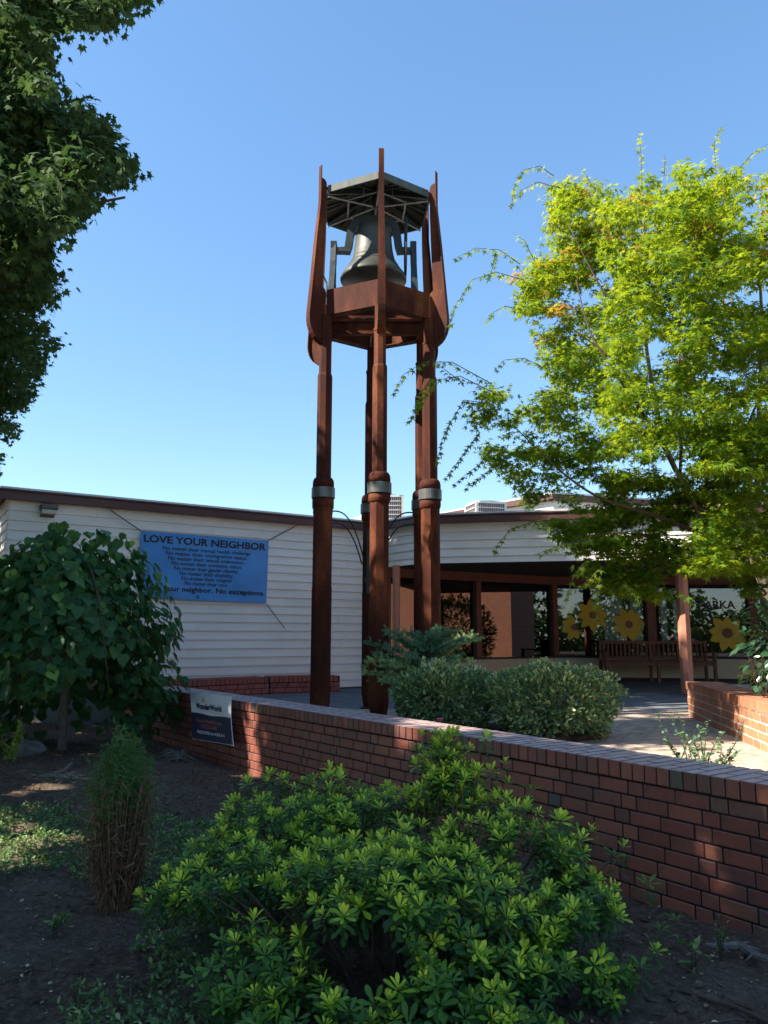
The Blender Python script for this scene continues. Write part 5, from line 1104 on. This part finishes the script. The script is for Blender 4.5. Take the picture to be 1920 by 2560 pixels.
sparse('sparse_shrub', 'thin twiggy shrub with small leaves behind the coping at right', [(1700, 1905, 1645, 1780), (1720, 1905, 1675, 1790), (1730, 1910, 1690, 1775), (1750, 1910, 1735, 1850), (1760, 1910, 1770, 1800), (1770, 1915, 1810, 1830), (1790, 1915, 1800, 1850), (1740, 1905, 1700, 1830), (1700, 1900, 1660, 1850), (1800, 1915, 1860, 1800), (1780, 1915, 1830, 1870), (1760, 1910, 1745, 1810), (1720, 1905, 1760, 1865), (1700, 1905, 1720, 1840), (1820, 1915, 1850, 1875), (1740, 1915, 1780, 1880), (1800, 1920, 1840, 1890), (1765, 1915, 1730, 1880)], 5.75, 4, M['l_holly'], 0.034, 24)
# --- glossy shrub at the right edge
gs = thing('glossy_leaved_shrub', 'dark glossy broadleaf shrub at the right edge in the planter', 'shrub'); c = np.array([3.92, 7.3, 0.90]); n = 800
d = norm(RNG.normal(size=(n, 3))); pos = c+d*np.array([0.52, 0.55, 0.64])*RNG.uniform(0.6, 1.08, n)[:, None]
cloud('foliage', ELLB, pos, frames(norm(d+rdir(n)*0.8+[0, 0, -.3]), norm(d*0.6+[0, 0, .7]+rdir(n)*0.4)), RNG.uniform(0.08, 0.13, n), RNG.random(n), M['l_glossy'], gs)
b = MB(); 
for k in range(7): b.tube([(3.9, 7.4, 0.28), tuple(c+rdir(1)[0]*0.4)], [0.015, 0.005], 5)
b.obj('stems', M['barkdark'], gs)
dg = thing('dry_grass_stalks', 'few pale dry grass stalks in the planter at right', 'grass'); b = MB()
for (u0, v0, u1, v1) in ((1915, 1740, 1872, 1640), (1918, 1735, 1890, 1655), (1920, 1745, 1905, 1640), (1912, 1745, 1880, 1690)):
    s, e = at_y(u0, v0, 7.0), at_y(u1, v1, 6.9); b.tube(bez(s, (s+e)/2+np.array([-.03, 0, .04]), e, 7), list(np.linspace(0.004, 0.002, 7)), 5)
    for k in range(10): q = s+(e-s)*(0.6+0.04*k); b.beam(q, q+np.array([R.uniform(-.02, .02), 0, R.uniform(.01, .04)]), 0.004, 0.003)
b.obj('stalks', M['l_dry'], dg)

# --- columnar clump in the garden
nd = thing('feathery_clump_plant', 'upright feathery green clump with brown dead stems below', 'plant'); c = np.array([-1.42, 4.35]); b = MB(); g = random.Random(21); SP, SA, SV, SS = [], [], [], []
for k in range(300):
    a = g.uniform(0, 6.28); r0 = 0.075*math.sqrt(g.random()); r1 = r0*1.9+0.10*g.random()**2; h = g.uniform(0.2, 0.6); s = np.array([c[0]+r0*math.cos(a), c[1]+r0*math.sin(a), -0.46]); e = np.array([c[0]+r1*math.cos(a), c[1]+r1*math.sin(a), -0.46+h+0.1]); b.tube([s, (s+e)/2+[0, 0, 0.01], e], [0.003, 0.0028, 0.002], 4)
    for q in range(12): f = g.uniform(0.12, 1); SP.append(s+(e-s)*f); SA.append(np.array([g.gauss(0, .5), g.gauss(0, .5), g.uniform(-1, .3)])); SV.append(g.random()); SS.append(g.uniform(0.03, 0.07))
b.obj('stems', M['deadstem'], nd)
cloud('dead_leaves', BLADE, np.array(SP), frames(np.array(SA), rdir(len(SP))), np.array(SS), np.array(SV), M['l_brownstem'], nd)
n = 5200; hh = RNG.random(n)**0.8; a = RNG.uniform(0, 6.28, n); rmax = 0.185*np.sqrt(np.clip(1-((hh-0.42)/0.62)**2, 0.02, 1)); rr = rmax*np.sqrt(RNG.random(n))*(0.82+0.3*np.sin(a*3+hh*5)*np.sin(a*7+2))
fr_ = RNG.random(n) < 0.12; rr = np.where(fr_, rr*1.35, rr)
pos = np.stack([c[0]+rr*np.cos(a), c[1]+rr*np.sin(a), -0.07+0.44*hh-np.where(fr_, 0.05, 0)], 1); pos[:, 2] += 0.055*RNG.normal(size=n)
cloud('foliage', BLADE, pos, frames(norm(np.stack([np.cos(a)*.5, np.sin(a)*.5, 0.45*np.ones(n)], 1)+rdir(n)*1.0), rdir(n)), RNG.uniform(0.02, 0.06, n), RNG.random(n), M['l_fine'], nd)

# --- ground cover
n = 24000; px = RNG.uniform(-4.6, 1.0, n); py = RNG.uniform(2.6, 9.0, n); f = vnoise(px, py, 1.1, 41)*0.6+vnoise(px, py, 3.2, 42)*0.4
w = np.exp(-((py-5.6)/1.25)**2)*np.clip((0.4-px)/0.8, 0, 1)+0.85*np.exp(-(((px+0.85)/0.45)**2+((py-3.75)/0.65)**2))
ok = (f*0.9+w*0.62 > 0.74) & (RNG.random(n) < 0.75); px, py = px[ok], py[ok]
inside = px < np.interp(py, near_s[::-1, 1], near_s[::-1, 0])-0.06; px, py = px[inside], py[inside]
k = 7; PX = np.repeat(px, k)+RNG.normal(size=len(px)*k)*0.02; PY = np.repeat(py, k)+RNG.normal(size=len(px)*k)*0.02; PZ = gh(PX, PY)+RNG.random(len(PX))**1.5*0.055*(0.5+np.repeat(f[ok][inside], k))
m = len(PX); cloud('ground_cover', ELLB, np.stack([PX, PY, PZ], 1), frames(norm(rdir(m)+[0, 0, .35]), norm(rdir(m)*.6+[0, 0, 1])), RNG.uniform(0.015, 0.032, m), RNG.random(m)**1.5, M['l_weed'], label='low green weeds covering the soil in the garden', cat='ground cover', kind='stuff')
# litter: dry leaves, chips, twigs
n = 9000; px = RNG.uniform(-5, 2.2, n); py = 2.3+8.2*RNG.random(n)**1.3; inside = px < np.interp(py, near_s[::-1, 1], near_s[::-1, 0])-0.04; px, py = px[inside], py[inside]; n = len(px)
a = RNG.uniform(0, 6.28, n); cloud('leaf_litter', ELLB, np.stack([px, py, gh(px, py)+0.006], 1), frames(np.stack([np.cos(a), np.sin(a), RNG.normal(size=n)*.15], 1), norm(rdir(n)*.4+[0, 0, 1])), RNG.uniform(0.006, 0.03, n)*np.where(RNG.random(n) > .97, 2.0, 1)*(0.5+vnoise(px, py, 3, 52)), RNG.random(n)**1.3, M['l_dry'], label='scattered dry leaves and wood chips on the bare soil', cat='leaf litter', kind='stuff')
b = MB(); g = random.Random(77)
for k in range(900):
    x, y = g.uniform(-4.6, 2.0), g.uniform(2.4, 9.5)
    if x > np.interp(y, near_s[::-1, 1], near_s[::-1, 0])-0.1: continue
    a, L = g.uniform(0, 6.28), g.uniform(0.03, 0.22); z = float(gh(x, y))+0.006; b.tube([(x, y, z), (x+L*.5*math.cos(a)+g.uniform(-.01, .01), y+L*.5*math.sin(a), z+g.uniform(0, .012)), (x+L*math.cos(a), y+L*math.sin(a), float(gh(x+L*math.cos(a), y+L*math.sin(a)))+0.006)], g.uniform(0.001, 0.0028), 4)
b.obj('twig_litter', M['deadwood'], label='thin dry twigs scattered over the soil', cat='twigs', kind='stuff')
n = 16000; px = RNG.uniform(-5.5, 2.4, n); py = 2.2+RNG.random(n)**1.4*8; inside = px < np.interp(py, near_s[::-1, 1], near_s[::-1, 0])-0.02; px, py = px[inside], py[inside]; n = len(px)
CL = (np.array([(0, -.5, 0), (.6, -.3, .0), (.5, .5, 0), (-.5, .4, 0), (-.4, -.4, 0.1), (0.1, 0, .55)]), [(0, 1, 5), (1, 2, 5), (2, 3, 5), (3, 4, 5), (4, 0, 5)])
a = RNG.uniform(0, 6.28, n); cloud('soil_clods', CL, np.stack([px, py, gh(px, py)], 1), frames(np.stack([np.cos(a), np.sin(a), 0*a], 1), np.tile([0, 0, 1.0], (n, 1))+rdir(n)*.3), RNG.uniform(0.006, 0.034, n)*(0.6+0.9*vnoise(px, py, 2.5, 51)), RNG.random(n), M['soil'], label='small crumbs and clods of dark soil', cat='soil', kind='stuff')

# --- rocks, dead wood
def rock(label, c, r, seed, mat='stone', name='boulder', cat='rock'):
    bm = bmesh.new(); bmesh.ops.create_icosphere(bm, subdivisions=3, radius=1); g = random.Random(seed); ph = [g.uniform(0, 6) for _ in range(6)]
    for v in bm.verts:
        p = v.co; k = 1+0.14*math.sin(3*p.x+ph[0])*math.sin(2.5*p.y+ph[1])+0.09*math.sin(5*p.z+ph[2]+3*p.x)+0.05*math.sin(9*p.y+ph[3]); v.co = Vector((p.x*r[0]*k, p.y*r[1]*k, p.z*r[2]*k))+Vector(c)
    me = bpy.data.meshes.new(name); bm.to_mesh(me); bm.free(); me.materials.append(M[mat]); me.polygons.foreach_set('use_smooth', [True]*len(me.polygons)); link(bpy.data.objects.new(name, me), None, label, cat)
p = at_z(70, 1893, -0.38); rock('grey boulder at the far left below the redbud', (p[0], p[1], -0.30), (0.17, 0.14, 0.11), 1)
p = at_z(1465, 2290, -0.43); rock('grey boulder half hidden at the right side of the azalea', (p[0], p[1]+.1, -0.36), (0.13, 0.1, 0.1), 2)
p = at_z(95, 1800, -0.3); rock('dark rounded boulder behind the redbud trunk', (p[0]+.1, 9.9, -0.14), (0.27, 0.2, 0.26), 3)
def roots(label, c, r, n, seed, name='dead_root_clump', mat='deadwood'):
    g = random.Random(seed); b = MB()
    for k in range(n):
        a = g.uniform(0, 6.28); s = np.array(c)+[g.uniform(-.4, .4)*r, g.uniform(-.4, .4)*r, g.uniform(0, .3)*r]; e = s+np.array([math.cos(a)*r, math.sin(a)*r*.7, g.uniform(-.25, .25)*r])*g.uniform(.4, 1)
        e[2] = max(e[2], c[2]-0.01); b.tube(bez(s, (s+e)/2+np.array([g.uniform(-.2, .2)*r, g.uniform(-.2, .2)*r, g.uniform(0.1, .5)*r]), e, 6), list(np.linspace(0.010, 0.003, 6)), 5)
    b.obj(name, M[mat], label=label, cat='dead wood')
p = at_z(432, 1905, -0.42); roots('tangle of grey dead roots on the soil in front of the sign', (p[0], p[1], -0.41), 0.22, 40, 5)
p = at_z(365, 1842, -0.38); roots('small heap of pale dead twigs at the far end of the brick wall', (p[0], p[1], -0.38), 0.26, 34, 6)
p = at_z(1830, 2385, -0.45); g = random.Random(9); b = MB()
P = [at_z(u, v, -0.42) for u, v in ((1765, 2370), (1800, 2375), (1850, 2372), (1885, 2395), (1925, 2410))]; b.tube([tuple(q+[0, 0, .015]) for q in P], [0.008, 0.016, 0.022, 0.018, 0.014], 7)
for k in range(8): q = P[1+k % 3]; b.tube([tuple(q+[0, 0, .02]), tuple(q+[g.uniform(-.08, .08), g.uniform(-.08, .08), g.uniform(0, .05)])], [0.008, 0.002], 5)
b.obj('driftwood', M['deadwood'], label='weathered gnarled root lying by the wall at lower right', cat='dead wood')
P = [at_z(u, v, -0.43) for u, v in ((1660, 2478), (1700, 2482), (1760, 2500), (1840, 2525), (1905, 2555), (1980, 2590))]; b = MB(); b.tube([tuple(q+[0, 0, .01]) for q in P], [0.006, 0.008, 0.009, 0.010, 0.010, 0.010], 7); b.obj('fallen_branch', M['barkdark'], label='long straight dark stick on the soil at lower right corner', cat='branch')
P = at_z(150, 1945, -0.42); b = MB(); b.tube([(P[0]-.1, P[1], P[2]+.02), (P[0]+.05, P[1]-.03, P[2]+.07), (P[0]+.12, P[1]-.02, P[2]+.15)], [0.03, 0.028, 0.012], 8); b.obj('wood_stump', M['deadwood'], label='broken pale branch stub in the dry grass at left', cat='dead wood')
n = 500; a = RNG.uniform(0, 6.28, n); px = P[0]+0.12+RNG.normal(size=n)*0.16; py = P[1]-0.12+RNG.normal(size=n)*0.07
cloud('dry_grass', BLADE, np.stack([px, py, gh(px, py)+.008], 1), frames(np.stack([np.cos(a), np.sin(a), RNG.random(n)*.3], 1), norm(rdir(n)*.4+[0, 0, 1])), RNG.uniform(0.04, 0.09, n), 0.6+0.4*RNG.random(n), M['l_dry'], label='patch of pale straw below the redbud', cat='straw', kind='stuff')

# --- small weeds and shrubs
def weed(name, label, ub, vb, h, seed, mat='l_weed', n=60, sz=0.03, r=0.05, z=-0.44, tmpl=None, mix=0.3):
    g = np.random.default_rng(seed); p = at_z(ub, vb, z); t = thing(name, label, 'plant'); b = MB(); lp = []; la = []
    for k in range(5):
        e = p+np.array([g.normal()*r, g.normal()*r, h*g.uniform(.6, 1)]); b.tube([tuple(p+[0, 0, -.02]), tuple((p+e)/2+g.normal(size=3)*0.01), tuple(e)], [0.003, 0.0025, 0.0012], 4)
        for q in range(n//5): f = g.uniform(.1, 1); lp.append(p+(e-p)*f); la.append(norm(g.normal(size=3)+[0, 0, .5]))
    b.obj('stems', M['barkdark'], t); m = len(lp); cloud('leaves', tmpl or ELL, np.array(lp), frames(np.array(la), norm(g.normal(size=(m, 3))*.5+[0, -.2, 1])), g.uniform(.7, 1.2, m)*sz, g.random(m), M[mat], t)
weed('yellow_green_shrub', 'yellow green leafy shrub at the far left edge below the redbud', 25, 1905, 0.42, 1, 'l_lime', 260, 0.06, 0.16, -0.36)
weed('yellow_green_weed', 'smaller yellow green plant just left of the grey boulder', -10, 1880, 0.4, 2, 'l_lime', 150, 0.06, 0.12, -0.36)
weed('upright_weed', 'tall thin weed standing close to the brick wall at lower right', 1803, 2400, 0.20, 3, n=70, sz=0.022, r=0.012)
weed('upright_weed', 'small weed with a broad pale leaf at lower right beside the azalea', 1735, 2440, 0.13, 4, n=18, sz=0.06, r=0.03)
weed('upright_weed', 'little weed at the foot of the azalea, lower right', 1590, 2440, 0.10, 5, n=40, sz=0.03, r=0.03)
weed('grey_leaved_weed', 'blue grey leaved weed on the soil at lower left', 130, 2320, 0.05, 6, n=30, sz=0.05, r=0.05)
weed('upright_weed', 'slender upright weed standing in the soil near the bottom left', 195, 2530, 0.16, 7, n=30, sz=0.03, r=0.015)
weed('spiky_seedling', 'small spiky seedling standing alone in the soil at left', 90, 2195, 0.09, 8, n=12, sz=0.06, r=0.03, tmpl=BLADE)
for i, (u, v, wd) in enumerate(((560, 1900, 'nearest the sign'), (590, 1990, 'left of the azalea top'), (480, 1960, 'on the bare soil below the sign'), (660, 1985, 'just behind the left azalea tips'))):
    weed('seedling_stalk', 'thin dry seedling stalk '+wd, u, v, 0.22, 20+i, n=24, sz=0.022, r=0.03, mat='l_weed')
# reflected bush near the brick building
bu = thing('round_evergreen_bush', 'large dark bush right of the plaza, seen as a reflection in the porch glass', 'bush'); n = 5200
d = norm(RNG.normal(size=(n, 3))); pos = np.array([9.6, 12.6, 1.0])+d*np.array([0.95, 1.25, 1.15])*RNG.uniform(0.7, 1.05, n)[:, None]
cloud('foliage', ELL, pos, frames(norm(d+rdir(n)*0.8), norm(d*0.5+[0, 0, .7]+rdir(n)*0.4)), RNG.uniform(0.09, 0.16, n), RNG.random(n)*0.8, M['l_azalea'], bu)
b = MB(); b.tube([(9.6, 12.6, -.01), (9.6, 12.6, 1.2)], [0.06, 0.03], 7); b.obj('trunk', M['barkdark'], bu)
